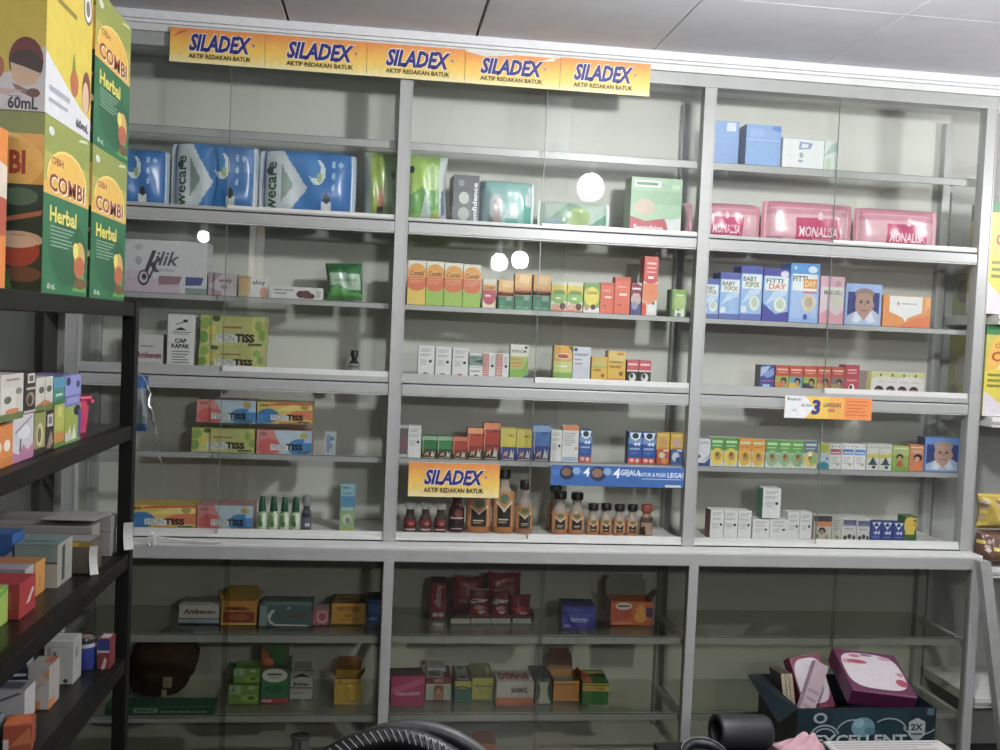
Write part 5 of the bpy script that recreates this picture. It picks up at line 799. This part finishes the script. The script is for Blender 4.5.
# ================================================================== small goods on the rack, second shelf
def rk(name, label, group, pos, D, base, ops, side=None): return bx(name, label, group, pos, D, base, ops, left=side, aisle=True)
G2 = 'small cartons on the second rack shelf'
leaf = lambda: [r(0, 0, 1, .3, '#5a6a28'), e(.5, .32, .3, .1, '#c06a34'), e(.5, .62, .26, .08, '#6a7a6a'), r(.2, .82, .8, .88, '#8a8a84')]
rk('tea_carton', 'orange carton with two pale dots, lowest at the near end on the black rack', G2, (-0.6050,-1.6824,1.2670,0.0821,0.0628), .07, '#c4701f', [r(0, .0, 1, 1, '#c87422'), e(.3, .5, .16, .14, '#d8d0c0'), e(.72, .5, .16, .14, '#d8d0c0'), r(0, 0, 1, .2, '#b86a1c')])
rk('tea_carton', 'white carton with pink flower foot, lower row on the black rack', G2, (-0.6050,-1.5993,1.2670,0.0899,0.0732), .07, '#b8b4b8', [p('#a8688a', (0, 0), (1, 0), (1, .34), (.7, .2), (.5, .36), (.3, .14), (0, .24)), p('#5a6a58', (.3, .2), (.36, .7), (.42, .7), (.38, .2)), e(.5, .62, .3, .16, '#c8c8cc'), p('#8a7a88', (.1, .6), (.9, .9), (.9, .94), (.1, .66))])
rk('tea_carton', 'cream and olive carton with a curled picture, lower row on the black rack', G2, (-0.6050,-1.5074,1.2670,0.0554,0.0717), .07, '#8a8450', [r(0, .6, 1, 1, '#7f8440'), e(.5, .45, .3, .28, '#b8b08a'), e(.45, .45, .16, .18, '#6a5a34'), r(0, 0, 1, .15, '#2f2a22')])
rk('tea_carton', 'dark brown carton with white square, lower row on the black rack', G2, (-0.6050,-1.4496,1.2670,0.0410,0.0692), .07, '#33241f', [r(.15, .6, .85, .9, '#b4b0ac'), r(.3, .66, .7, .84, '#6a5a58'), p('#8a7a64', (.1, .1), (.6, .5), (.9, .2), (.5, .05))])
rk('tea_carton', 'yellow-green carton with orange foot, lower row on the black rack', G2, (-0.6050,-1.4068,1.2670,0.0543,0.0775), .07, '#97a03c', [e(.5, .66, .42, .3, '#a8aa34'), r(0, .0, 1, .35, '#b8762a'), r(0, 0, 1, .12, '#5a7a34'), e(.5, .8, .2, .12, '#c0c060')])
rk('tea_carton', 'green and violet-edged carton with white grass, lower row by the pink tub', G2, (-0.6050,-1.3495,1.2670,0.0917,0.0682), .07, '#8a9a34', [e(.75, .84, .22, .14, '#23283c'), p('#c8d0b0', (.1, .05), (.3, .5), (.4, .1), (.6, .5), (.7, .1), (.5, .02)), r(.82, 0, 1, .85, '#4a4a8c'), r(0, 0, .4, .3, '#b0b4a4'), r(0, 0, 1, .08, '#6a8a4a')])
up = [('white carton with small leaf pictures, nearest on the black rack upper row', (-0.6050,-1.6527,1.3350,0.0941,0.0707), '#b4afa8', [r(0, 0, .66, .72, '#c0bcb2'), e(.3, .45, .16, .08, '#55604c'), e(.78, .62, .14, .07, '#6a7468'), r(.2, .86, .8, .90, '#8a6a64'), r(0, 0, 1, .16, '#5a6a30'), e(.5, .2, .3, .06, '#b8703a')]),
      ('black carton with white emblem, second on the black rack upper row', (-0.6050,-1.5566,1.3377,0.0519,0.0677), '#2b221e', [r(.3, .74, .9, .96, '#c0bcb8'), r(.42, .78, .78, .92, '#55504c'), r(.2, .58, .95, .64, '#a8a49c'), e(.55, .36, .36, .17, '#8a7a6a'), e(.5, .34, .2, .12, '#3a2a22'), r(0, .04, 1, .1, '#a8a098')]),
      ('white carton with orange and green foot, third on the black rack upper row', (-0.6050,-1.5018,1.3367,0.0838,0.0573), '#b9b4a8', [r(0, 0, 1, .2, '#5a6a28'), p('#b8642c', (0, .2), (.5, .34), (1, .2)), e(.3, .64, .15, .1, '#4a5548'), e(.75, .64, .15, .1, '#4a5548'), r(.48, 0, .52, 1, '#8f8a80')]),
      ('teal-green carton, fourth on the black rack upper row', (-0.6050,-1.4154,1.3429,0.0592,0.0475), '#2f7a66', [r(0, .6, 1, 1, '#3f86a4'), r(.2, .3, .8, .4, '#a8c0b8'), p('#2a6a44', (0, 0), (1, 0), (1, .3), (0, .1))]),
      ('violet carton with dark figure, last on the black rack upper row by the tub', (-0.6050,-1.3536,1.3332,0.0911,0.0571), '#6a68a8', [r(0, .35, 1, 1, '#7f86bc'), e(.2, .82, .14, .14, '#2a3058'), e(.8, .7, .12, .12, '#3a3f74'), r(.1, .1, .9, .3, '#8a88c0'), r(0, .30, 1, .36, '#5a589c')])]
for lab_, q, base, o_ in up:
    rk('tea_carton', lab_, 'upper row on the second rack shelf', q, .07, base, o_)
root = empty('bucket', (-.648, -1.148, 1.267), 'bright pink plastic tub with a flared rim at the far end of the rack shelf', 'tub')
pk = mat('#c2345c', .35)
mb = MB(); mb.lathe([(.0205, 0), (.0215, .002), (.0265, .066), (.0265, .070), (.025, .070), (.0205, .004), (0, .003)], pk, 28, caps=False); mb.face([(.0205*math.cos(-2*PI*i/28), .0205*math.sin(-2*PI*i/28), 0) for i in range(28)], pk); mb.build('body', root)
mb = MB(); mb.lathe([(.0266, .066), (.0300, .067), (.0305, .073), (.0268, .074), (.0255, .070)], mat('#c93c64', .35), 28, caps=False); mb.build('rim', root)
mb = MB(); mb.box(.0295, .034, -.009, .009, .060, .067, mat('#c93c64', .35), .001); mb.build('handle', root)

# ================================================================== third rack shelf: flat cartons pushed in from the aisle
def fl(name, label, group, c, size, base, rotz=0.0, ops=(), left=None, top=None, z=.985, right=None):
    W, D, H = size
    o = bx(name, label, group, (c[0]-W/2, c[1]-D/2, z, W, H), D, base, ops, left=left, right=right, top=top, rot=rotz)
    return o
G3 = 'cartons on the third rack shelf'
def fx(name, label, group, edge_x, front, size, *a, **k):            # placed by its aisle-side edge and its near face
    return fl(name, label, group, (edge_x-size[0]/2, front+size[1]/2), size, *a, **k)
fx('long_carton', 'long grey-white carton at the back of the third rack shelf', G3, -.611, -1.001, (.40, .045, .086), '#7d7b77', 0, [r(0, .6, 1, .64, '#6a6864')], top=[r(.1, .2, .9, .3, '#77746f')])
fx('long_carton', 'pale long carton with grey lettering, second from the back', G3, -.632, -1.064, (.38, .056, .076), '#85817b', 0, [t('NACE', .66, .5, .3, '#5c5650', .16), r(.80, .2, .84, .8, '#7a8a6a')], top=[r(.1, .2, .95, .3, '#6c6862')])
fx('long_carton', 'tan carton with yellow top edge and torn lid, third rack shelf', G3, -.608, -1.152, (.25, .072, .064), '#5c5346', 0, [r(0, .84, 1, 1, '#96761f'), r(.72, .86, .9, .98, '#c09a28')], top=[r(.02, .1, .98, .9, '#85837e'), r(.1, .3, .8, .36, '#4a4a48')], right=[r(0, 0, 1, 1, '#4f4638')])
fx('long_carton', 'pale teal and white carton with dark slot, third rack shelf', G3, -.639, -1.262, (.078, .088, .082), '#71857f', 0, [r(0, .0, 1, .55, '#9c9a8c'), r(0, .55, 1, .6, '#3a4240'), r(0, .97, 1, 1, '#6a7c7a')], top=[r(0, 0, 1, 1, '#637c79'), r(.1, .3, .8, .4, '#2c3230')], right=[r(0, 0, 1, 1, '#8f8d83'), r(.3, .1, .5, .9, '#3a403e')])
fx('long_carton', 'blue carton with a white curved patch on the third rack shelf', G3, -.722, -1.255, (.15, .06, .098), '#235490', 0, [e(.6, .6, .1, .14, '#1c3a5c'), p('#a0a19d', (.80, 0), (1, 0), (1, .7), (.92, .6)), e(.4, .85, .08, .1, '#8fb0d0')], top=[r(.1, .2, .9, .8, '#2b60a0')])
fx('long_carton', 'orange and violet carton near the front of the third rack shelf', G3, -.657, -1.331, (.15, .056, .062), '#9a6230', 0, [r(0, .8, 1, 1, '#a86e44'), r(.70, 0, .84, .8, '#4a2a5c'), r(.84, 0, 1, .8, '#b87c28')], right=[r(0, 0, 1, 1, '#bb7f28'), e(.5, .4, .12, .2, '#a86420')])
fx('long_carton', 'white and mauve carton with torn tag, third rack shelf', G3, -.657, -1.380, (.135, .044, .064), '#8c8287', 0, [r(0, .7, 1, 1, '#827f87'), r(.86, 0, 1, .9, '#a8a6a4')], right=[r(0, 0, 1, 1, '#989694'), r(.2, .3, .8, .4, '#77757a')])
fx('long_carton', 'red carton next to the green one, third rack shelf', G3, -.636, -1.466, (.12, .078, .060), '#94262a', 0, [r(.6, .3, .9, .8, '#a84a48')], right=[r(0, 0, 1, 1, '#9c282a'), p('#b8a4a0', (.4, .3), (.8, .7), (.9, .6), (.6, .3))])
fx('long_carton', 'yellow-green carton at the near left of the third rack shelf', G3, -.652, -1.548, (.13, .076, .062), '#82a030', 0, [p('#3f8a2c', (.5, .5), (.9, .9), (1, 1), (.6, .7)), r(.5, .1, .9, .3, '#a8b854')], right=[r(0, 0, 1, 1, '#8ca838'), p('#3f8a2c', (0, .6), (1, .9), (1, 1), (0, .8))])
def papertag(label, loc, W, H, rz, col='#c9c8c2', tilt=0.0):
    mb = MB(); n = 8
    for i in range(n):
        a, b = i/n, (i+1)/n; y0, y1 = .01*math.sin(a*2.4), .01*math.sin(b*2.4)
        for s_ in (0, 1): q = [(-W/2, y0+s_*.0008, a*H), (W/2, y0+s_*.0008, a*H), (W/2, y1+s_*.0008, b*H), (-W/2, y1+s_*.0008, b*H)]; mb.face(q if s_ == 0 else q[::-1], col)
    mb.art(lines(.2, .2, .8, .8, 3, '#a4a39c')[:2], (-W/2, -.001, 0), (1, 0, 0), (0, 0, 1), (0, -1, 0), W, H*.0+.001)
    o = mb.build('paper_tag', loc=loc, rotz=rz); o.rotation_euler = (tilt, 0, rz); return tag(o, label, 'tag', 'paper tags on the rack')
papertag('white curled paper tag stuck on the black upright at the third shelf', (-.5755, -.99, .998), .020, .058, .5, '#a8a7a0')
papertag('white paper tag standing at the aisle end of the tan carton', (-.598, -1.165, .987), .016, .056, .6, '#a8a7a0')
mb = MB(); q_ = [(-.74, -1.055), (-.63, -1.06), (-.618, -.965), (-.72, -.96)]
mb.raw([(a_, b_, 1.0745) for a_, b_ in q_]+[(a_, b_, 1.0725) for a_, b_ in q_], [(0, 1, 2, 3), (7, 6, 5, 4), (0, 4, 5, 1), (1, 5, 6, 2), (2, 6, 7, 3), (3, 7, 4, 0)], '#8f8d87'); tag(mb.build('paper_sheet'), 'loose grey-white paper lying on the flat cartons of the third rack shelf', 'paper')

# ================================================================== fourth rack shelf
G4 = 'goods on the fourth rack shelf'
fx('medicine_carton', 'upright white carton with grey print on the fourth rack shelf', G4, -.643, -1.135, (.056, .055, .088), '#a8a79f', 0, [r(.1, .86, .8, .88, '#8f8e88'), r(.32, .25, .42, .75, '#5c5f5c'), r(.1, .55, .24, .85, '#8a8a86'), e(.75, .08, .08, .05, '#33353a')], top=[r(.1, .2, .9, .8, '#97968f')], right=[r(0, 0, 1, 1, '#989790'), r(.3, .55, .5, .8, '#55585a')], z=.755)
root = empty('ointment_tin', (-.648, -1.035, .755), 'round dark blue tin with pale band beside the white carton', 'tin', G4)
mb = MB(); mb.lathe([(.022, 0), (.023, .002), (.023, .058), (.022, .06)], mat('#1f2b6c', .3), 26); mb.lathe([(.0234, .048), (.0234, .056)], mat('#989aa0', .35), 26, caps=False); mb.build('body', root)
mb = MB(); mb.lathe([(.0238, .058), (.0238, .068), (.022, .070), (.019, .069), (.018, .066), (0, .066)], mat('#2a2422', .3), 26, caps=False); mb.lathe([(.017, .0663), (.010, .0685), (0, .069)], mat('#7a6050', .4), 20, caps=False); mb.build('lid', root)
fx('medicine_carton', 'small red and blue carton with white flap, last on the fourth rack shelf', G4, -.596, -1.045, (.024, .045, .064), '#7a2a30', 0, [r(0, .6, 1, 1, '#2a3470'), r(0, .55, 1, .62, '#b0b0b4'), p('#b8a8a8', (.3, .0), (.6, .4), (.8, .3), (.6, 0))], right=[r(0, 0, 1, 1, '#702a32')], top=[r(.1, .2, .9, .8, '#a8a8a8')], z=.755)
fx('medicine_carton', 'navy and white striped carton standing askew on the fourth rack shelf', G4, -.695, -1.255, (.062, .05, .098), '#9c9b9e', .10, [r(0, .42, 1, 1, '#1c2240'), r(.1, .48, 1, .53, '#b8bac0'), r(.1, .60, 1, .65, '#b8bac0'), r(.3, .76, .6, .82, '#a0a4b0'), e(.08, .85, .2, .16, '#a03a30'), r(.3, .12, .7, .16, '#a8686a')], top=[r(0, 0, 1, 1, '#1c203c'), r(.3, .1, .7, .9, '#98989c')], right=[r(0, 0, 1, 1, '#929194')], z=.755)
fx('medicine_carton', 'white and orange carton with open top on the fourth rack shelf', G4, -.647, -1.268, (.038, .06, .082), '#a29c94', .0, [r(0, 0, .6, .2, '#b87030'), p('#b88048', (.7, .8), (1, .95), (1, .7)), p('#a88070', (.2, .4), (.8, .6), (.8, .64), (.2, .46)), e(.1, .62, .06, .1, '#44464a')], top=[r(0, 0, 1, 1, '#807c75'), r(.5, .4, 1, 1, '#9a5838')], right=[r(0, 0, 1, 1, '#9a958d'), r(0, 0, .6, .2, '#b87030')], z=.755)
fx('medicine_carton', 'plain white carton in front of the striped one, fourth rack shelf', G4, -.668, -1.332, (.11, .055, .06), '#a8a5a4', .0, [r(.4, .1, .5, .2, '#8a8a8c'), p('#55565a', (.3, .5), (.9, .95), (.94, .9), (.3, .42))], top=[r(0, 0, 1, 1, '#6c6c70'), r(.1, .2, .9, .8, '#3a3c40')], z=.755)
fx('medicine_carton', 'red-orange carton half hidden at the near edge, fourth rack shelf', G4, -.620, -1.455, (.045, .05, .046), '#984228', .2, [p('#b86430', (.2, .2), (.9, .9), (1, .3)), r(0, 0, .2, .5, '#b8a8a0')], top=[p('#b85c28', (0, 0), (1, .2), (.8, 1), (.1, .8))], z=.755)
fx('medicine_carton', 'grey carton with white front at the bottom left corner', G4, -.676, -1.47, (.10, .06, .052), '#6c6d70', .0, [r(.06, .0, .94, .84, '#9c9c99')], top=[r(0, 0, 1, 1, '#626365')], z=.755)

# ================================================================== stand on the right
sc = lambda: [r(0, .9, 1, 1, '#2f7a44'), p('#c9c2c8', (0, 0), (1, 0), (1, .4), (.6, .12), (.3, .1), (0, .16)), e(.32, .56, .30, .40, '#d8a62c'), r(0, .2, 1, .5, '#cdbb1c'), e(.5, .34, .55, .26, '#cdbb1c'), p('#c9c2c8', (0, 0), (1, 0), (1, .05), (.7, .06), (.3, .10), (0, .28)), t('OBH', .22, .78, .05, '#a04a24', .2), t('COMBI', .36, .66, .1, '#b03a24', .56, 0, 0, .03), t('ANAK', .30, .55, .05, '#e8e0d8', .26), r(.04, .44, .5, .47, '#7a7a1c'), r(.04, .38, .4, .41, '#7a7a1c'), r(.04, .32, .44, .35, '#7a7a1c')]
bx('display_carton', 'big yellow carton on the upper shelf of the right stand', 'big cartons on the stand', (2.0214,0.0000,1.6420,0.2566,0.3875), .12, '#c4b83a', sc(), left=[r(0, 0, 1, 1, '#a8a83c'), r(0, .85, 1, 1, '#2f6a40'), e(.5, .5, .3, .2, '#b8b4b0'), r(0, 0, 1, .2, '#b4aeb0')])
bx('display_carton', 'big yellow carton with green top on the middle shelf of the right stand', 'big cartons on the stand', (2.0301,0.0000,1.2870,0.2789,0.3145), .12, '#b8b03a', sc(), left=[r(0, 0, 1, 1, '#a0a03a'), e(.6, .5, .26, .18, '#8a7a7a'), e(.4, .2, .2, .12, '#5a4a54'), r(0, .9, 1, 1, '#3f7a44')])
bx('display_carton', 'olive-sided carton behind the glass, middle shelf of the right stand', 'big cartons on the stand', (2.07, .145, 1.287, .25, .30), .14, '#8f8f3a', [], left=[r(0, 0, 1, 1, '#8f8f3c'), e(.6, .5, .3, .18, '#a0948a'), e(.3, .2, .2, .12, '#6a5a60')])
bx('display_carton', 'olive-sided carton behind the glass, upper shelf of the right stand', 'big cartons on the stand', (2.07, .145, 1.642, .25, .22), .14, '#7a8a44', [], left=[r(0, 0, 1, 1, '#7f8a44'), r(0, .7, 1, 1, '#b8b0a0'), e(.5, .4, .3, .2, '#5a4a3c')])
for k, (lab_, q, c) in enumerate((('yellow snack bag, upper of the two on the right stand', (2.055, -.02, .885, .20, .125), '#b8a034'), ('brown snack bag, lower of the two on the right stand', (2.05, -.028, .762, .22, .12), '#6a4c40'))):
    rnd = random.Random(50+k); o_ = [r(0, 0, 1, 1, c)]
    for j in range(46): o_.append(e(rnd.random(), rnd.random(), .05, .06, rnd.choice(['#c8b8b0', '#d8c040', '#8a6a4c', '#b09a8c', c]), 8))
    pillow('snack_bag', lab_, 'snack bags', q, .10, c, o_, 'tb', seed=60+k, nx=50, ny=40, amp=.010, rough=.2)

# ================================================================== black office chair in the foreground
ch = empty('office_chair', (-.015, -1.70, 0), 'black office chair with stitched rounded backrest at the bottom centre', 'chair')
bk = mat('#141416', .45, 0, .4, .1, 80); gr = mat('#262628', .5)
def arc(W, zt, y, n=40, zb=.52, cx=0):
    out = []
    for i in range(n):
        a = 2*PI*i/n; s_, c_ = math.sin(a), math.cos(a)
        out.append((cx+W*c_, y+.02*(1-abs(c_)), (zt+zb)/2+(zt-zb)/2*s_))
    return out
mb = MB(); zt_, zb_ = .891, .451
P_ = arc(.185, zt_-.02, 0, 48, zb_); mb.tube(P_, .017, bk, 12, True); rim = mb.build('back_rim', ch)
mb = MB()
for i in range(118):                                                 # pale thread wound round the rim
    f_ = i/118*48; k0 = int(f_) % 48; k1 = (k0+1) % 48; fr = f_-int(f_)
    c0 = Vector(P_[k0]).lerp(Vector(P_[k1]), fr); d_ = (Vector(P_[k1])-Vector(P_[k0])).normalized(); n_ = Vector((c0.x, 0, c0.z-(zt_+zb_)/2)).normalized()
    pts = [c0-d_*.005*s_+(n_*math.cos(an)+Vector((0, -1, 0))*math.sin(an))*.0178 for s_, an in ((-1, .5), (-.4, .8), (.3, 1.15), (1, 1.5))]
    mb.tube(pts, .0012, '#77777a', 5)
mb.build('stitching', rim)
mb = MB(); P2 = arc(.185, .862, .06, 48, zb_+.02, .034); mb.tube(P2, .013, gr, 10, True); mb.build('rear_rim', ch)
mb = MB(); n = 48; cen = (0, .012, (zt_+zb_)/2)
for i in range(n):
    j = (i+1) % n
    for y in (0, .012): q = [(P_[i][0]*.95, P_[i][1]+y, P_[i][2]-.0), (P_[j][0]*.95, P_[j][1]+y, P_[j][2]), (cen[0], cen[1]+.03+y, cen[2])]; mb.face(q if y else q[::-1], bk)
mb.build('back_panel', ch)
mb = MB(); mb.box(-.23, .23, -.44, .04, .40, .47, bk, .03); mb.build('seat', ch)
mb = MB(); mb.tube([(0, .045, zb_+.06), (0, .07, .42), (0, .02, .385), (0, -.2, .385)], .016, gr, 8); mb.build('back_bracket', ch)
mb = MB(); mb.lathe([(.028, .09), (.028, .3), (.018, .3), (.018, .40)], gr, 16, (0, -.2)); mb.build('gas_lift', ch)
for k in range(5):
    a = 2*PI*k/5+.3; mb = MB(); mb.tube([(0, -.2, .10), (.16*math.cos(a), -.2+.16*math.sin(a), .085), (.29*math.cos(a), -.2+.29*math.sin(a), .065)], [.024, .02, .014], bk, 8); lg = mb.build('leg', ch)
    mb = MB(); mb.tube([(.29*math.cos(a)-.012, -.2+.29*math.sin(a), .028), (.29*math.cos(a)+.012, -.2+.29*math.sin(a), .028)], .027, bk, 14); mb.build('caster', lg)

# ================================================================== open carton on the floor with things in it
cx0, cx1, cy0, cy1, cz = 1.235, 1.680, -.40, -.10, .412
cb = empty('storage_carton', ((cx0+cx1)/2, (cy0+cy1)/2, 0), 'open black and teal carton with white cloud outlines and a 2X shield on the floor', 'box')
Wc, Dc = cx1-cx0, cy1-cy0; dk = '#16242a'
mb = MB(); th = .004
mb.box(-Wc/2, Wc/2, -Dc/2, -Dc/2+th, 0, cz, dk); mb.box(-Wc/2, Wc/2, Dc/2-th, Dc/2, 0, cz+.0, dk); mb.box(-Wc/2, -Wc/2+th, -Dc/2+th, Dc/2-th, 0, cz, dk); mb.box(Wc/2-th, Wc/2, -Dc/2+th, Dc/2-th, 0, cz, dk); mb.box(-Wc/2, Wc/2, -Dc/2, Dc/2, 0, .004, dk)
def ring(cx, cy, rx, ry, a0, a1, wd, c, n=16):
    pts = [(cx+rx*math.cos(a0+(a1-a0)*i/n), cy+ry*math.sin(a0+(a1-a0)*i/n)) for i in range(n+1)]
    ins = [(cx+(rx-wd)*math.cos(a0+(a1-a0)*i/n), cy+(ry-wd*1.1)*math.sin(a0+(a1-a0)*i/n)) for i in range(n+1)]
    return [('p', c, [pts[i], pts[i+1], ins[i+1], ins[i]]) for i in range(n)]
pal = '#8f9a9e'
o_ = [r(0, 0, 1, 1, '#172a30'), r(.25, .5, .8, .98, '#1a343c')]
o_ += ring(.20, .78, .11, .10, .3, PI, .012, pal, 12)+ring(.20, .78, .085, .075, .3, PI, .010, pal, 12)+ring(.40, .82, .12, .10, .4, PI*.9, .010, pal, 12)+ring(.66, .83, .13, .10, .2, PI*.75, .010, pal, 12)+ring(.88, .86, .12, .06, PI, 1.9*PI, .01, pal, 10)
o_ += [e(.47, .86, .085, .075, '#5f8a96'), e(.44, .89, .04, .035, '#7fa6b0'), e(.52, .83, .04, .03, '#44707c'), t('EXCELLENT', .46, .765, .075, '#a9b2b4', .66, 0, 0, .03), e(.16, .93, .05, .04, pal), e(.16, .93, .03, .024, '#1a343c'), p('#98a0a0', (.80, .90), (.86, .93), (.92, .90), (.92, .80), (.86, .74), (.80, .80)), t('2X', .86, .86, .045, '#23282c', .09, 0, 0, .04), r(.82, .80, .9, .815, '#4a5054'), r(.93, .95, .98, 1.0, '#4a606c')]
mb.art(o_, (-Wc/2, -Dc/2, 0), (1, 0, 0), (0, 0, 1), (0, -1, 0), Wc, cz); mb.build('body', cb)
mb = MB(); mb.raw([(-Wc/2, -Dc/2, cz), (-Wc/2, Dc/2, cz), (-Wc/2-.05, Dc/2-.02, cz+.005), (-Wc/2-.05, -Dc/2+.02, cz-.05), (-Wc/2, -Dc/2, cz-.003), (-Wc/2, Dc/2, cz-.003), (-Wc/2-.05, Dc/2-.02, cz+.002), (-Wc/2-.05, -Dc/2+.02, cz-.053)], [(3, 2, 1, 0), (4, 5, 6, 7), (0, 1, 5, 4), (1, 2, 6, 5), (2, 3, 7, 6), (3, 0, 4, 7)], dk); mb.build('flap', cb)
mb = MB(); mb.box(-Wc/2+.02, Wc/2-.02, -Dc/2+.02, Dc/2-.02, .01, cz-.10, '#1a1a1e'); mb.build('packing_pad', cb)
def wpos(u, v, z): return (cx0+u*Wc, cy0+v*Dc, z)
# pink-purple gift packs standing in the carton
def gift(label, c, W, T, H, rx, ry, rz, kind):
    mb = MB(); mb.box(-W/2, W/2, -T/2, T/2, -H/2, H/2, '#55183f' if kind else '#6a2038', .004)
    art_ = [p('#b9b0b4', *[(.5+.46*math.copysign(abs(math.cos(a))**.6, math.cos(a)), .52+.42*math.copysign(abs(math.sin(a))**.6, math.sin(a))) for a in [2*PI*i/28 for i in range(28)]])]
    if kind: art_ += [e(.30, .86, .09, .04, '#a8586a'), e(.14, .70, .08, .06, '#b07a8c'), e(.3, .72, .16, .05, '#96384a'), e(.86, .3, .09, .09, '#96384a'), e(.78, .86, .10, .05, '#b0808c'), e(.5, .9, .1, .03, '#6a5a70'), e(.9, .5, .05, .05, '#a86a7a')]
    else: art_ += [e(.7, .7, .2, .12, '#a8586a'), e(.4, .5, .1, .05, '#77707c'), e(.35, .3, .12, .04, '#8a8690')]
    mb.art(art_, (-W/2, -T/2, -H/2), (1, 0, 0), (0, 0, 1), (0, -1, 0), W, H)
    mb.art([r(.1, .2, .9, .8, '#6a2a48')], (-W/2, -T/2, H/2), (1, 0, 0), (0, 1, 0), (0, 0, 1), W, T)
    o = mb.build('gift_pack', loc=c); o.rotation_euler = (rx, ry, rz); return tag(o, label, 'pack', 'pink and purple packs in the carton')
gift('purple pack with large white oval face lying on top of the carton', (cx0+.305, cy0+.14, cz+.040), .21, .055, .20, -1.2, .10, -.06, True)
gift('crimson pack with white oval tucked in the middle of the carton', (cx0+.125, cy0+.20, cz+.005), .11, .05, .17, -.55, -.10, .1, False)
mb = MB(); mb.box(-.024, .024, -.012, .012, -.10, .10, '#a58f96', .002); mb.art(lines(.1, .1, .9, .6, 4, '#8a747c'), (-.024, -.012, -.10), (1, 0, 0), (0, 0, 1), (0, -1, 0), .048, .2)
o = mb.build('slim_carton', loc=(cx0+.075, cy0+.08, cz+.015)); o.rotation_euler = (-.35, .48, 0); tag(o, 'slim pale pink carton leaning up out of the black carton', 'box')
for k, (lab_, dx) in enumerate((('leftmost', 0), ('middle', .013), ('rightmost', .026))):
    mb = MB(); mb.box(-.005, .005, -.05, .05, -.07, .07, '#4a4238', .001); mb.box(-.0055, .0055, -.051, -.049, -.07, .07, '#a89a80')
    o = mb.build('booklet', loc=(cx0+.020+dx, cy0+.19, cz-.02)); o.rotation_euler = (-.1, -.12, 0); tag(o, 'thin booklet with gold edge at the carton\'s left side, '+lab_+' of three', 'booklet', 'booklets in the carton')

# ================================================================== low bench in front of the carton, cut by the lower edge of the picture
bz = .36
bn = empty('low_bench', (1.2, -.75, 0), 'low black bench in front of the open carton, at the lower edge', 'bench')
mb = MB(); mb.box(-.44, .42, -.20, .24, bz-.03, bz, mat('#1d1d1c', .5), .004); mb.build('top', bn)
for sx in (-1, 1):
    for sy in (-1, 1): mb = MB(); mb.box(sx*.38-.02, sx*.38+.02, sy*.17-.02+.01, sy*.17+.02+.01, 0, bz-.03, mat('#1d1d1c', .5), .003); mb.build('leg', bn)
root = empty('rolled_bag', (.915, -.575, bz+.058), 'black hollow roll lying on the low bench with its open end towards the left', 'bag')
mb = MB(); prof = [(.030, .004), (.044, 0), (.048, .006), (.048, .15), (.042, .162), (0, .162)]
M_ = Matrix.Rotation(.62, 4, 'Z')@Matrix.Rotation(PI/2+.0, 4, 'Y')
def lat(prof, m, M, n=26):
    b = MB(); b.lathe(prof, m, n, caps=False); b.v = [tuple(M@Vector(q)) for q in b.v]; return b
M_ = Matrix.Rotation(.12, 4, 'Z')@Matrix.Rotation(PI/2+.08, 4, 'Y')
lat(prof, mat('#26262a', .5), M_).build('body', root)
lat([(.030, .05), (.030, .004), (.034, .002)], mat('#0d0d0f', .6), M_).build('lining', root)
root = empty('headband', (.86, -.66, bz+.0005), 'black padded ring lying on the low bench beside the roll', 'ring')
mb = MB(); mb.tube([(.062*math.cos(2*PI*i/28), .062*math.sin(2*PI*i/28), .014+.02*max(0, math.sin(2*PI*i/28))) for i in range(28)], .014, mat('#1b1b1e', .45), 10, True); mb.build('padding', root)
mb = MB(); mb.tube([(.064*math.cos(a), .064*math.sin(a), .029+.02*max(0, math.sin(a))) for a in [.3+2.5*i/16 for i in range(17)]], .0016, '#7d7d80', 5); mb.build('seam', root)
# pink cloth and papers on the bench
mb = MB(); nx, ny = 26, 16; vs_ = []; rnd = random.Random(5)
for j in range(ny+1):
    for i in range(nx+1):
        u, v = i/nx, j/ny; g = (math.sin(PI*u)**.5)*(math.sin(PI*v)**.5)
        vs_.append((-.065+.13*u, -.040+.075*v+.012*math.sin(5*u+2), .0015+g*(.052+.012*math.sin(9*u+5*v)+.010*math.sin(17*v-6*u))*(.35+.65*u)))
fs = [(j*(nx+1)+i, j*(nx+1)+i+1, (j+1)*(nx+1)+i+1, (j+1)*(nx+1)+i) for j in range(ny) for i in range(nx)]
mb.raw(vs_, fs, mat('#c99aa4', .8, 0, .2, .08, 40, .2), True); mb.raw([(a, b, 0.0005) for a, b, c in vs_], [f[::-1] for f in fs], mat('#c99aa4', .8), True)
o = mb.build('cloth', loc=(1.172, -.562, bz)); o.rotation_euler = (0, 0, .25); tag(o, 'crumpled pale pink cloth on the low bench before the black carton', 'cloth')
mb = MB(); mb.box(-.18, .18, -.10, .07, 0, .006, '#b3b1ae', .001); mb.box(-.175, .175, -.098, .068, .006, .0075, '#c1c0bd'); mb.art(lines(.05, .3, .95, .95, 7, '#94938f'), (-.18, -.10, .0076), (1, 0, 0), (0, 1, 0), (0, 0, 1), .36, .17)
o = mb.build('paper_stack', loc=(1.435, -.60, bz)); tag(o, 'flat white printed paper on the low bench before the black carton', 'paper')
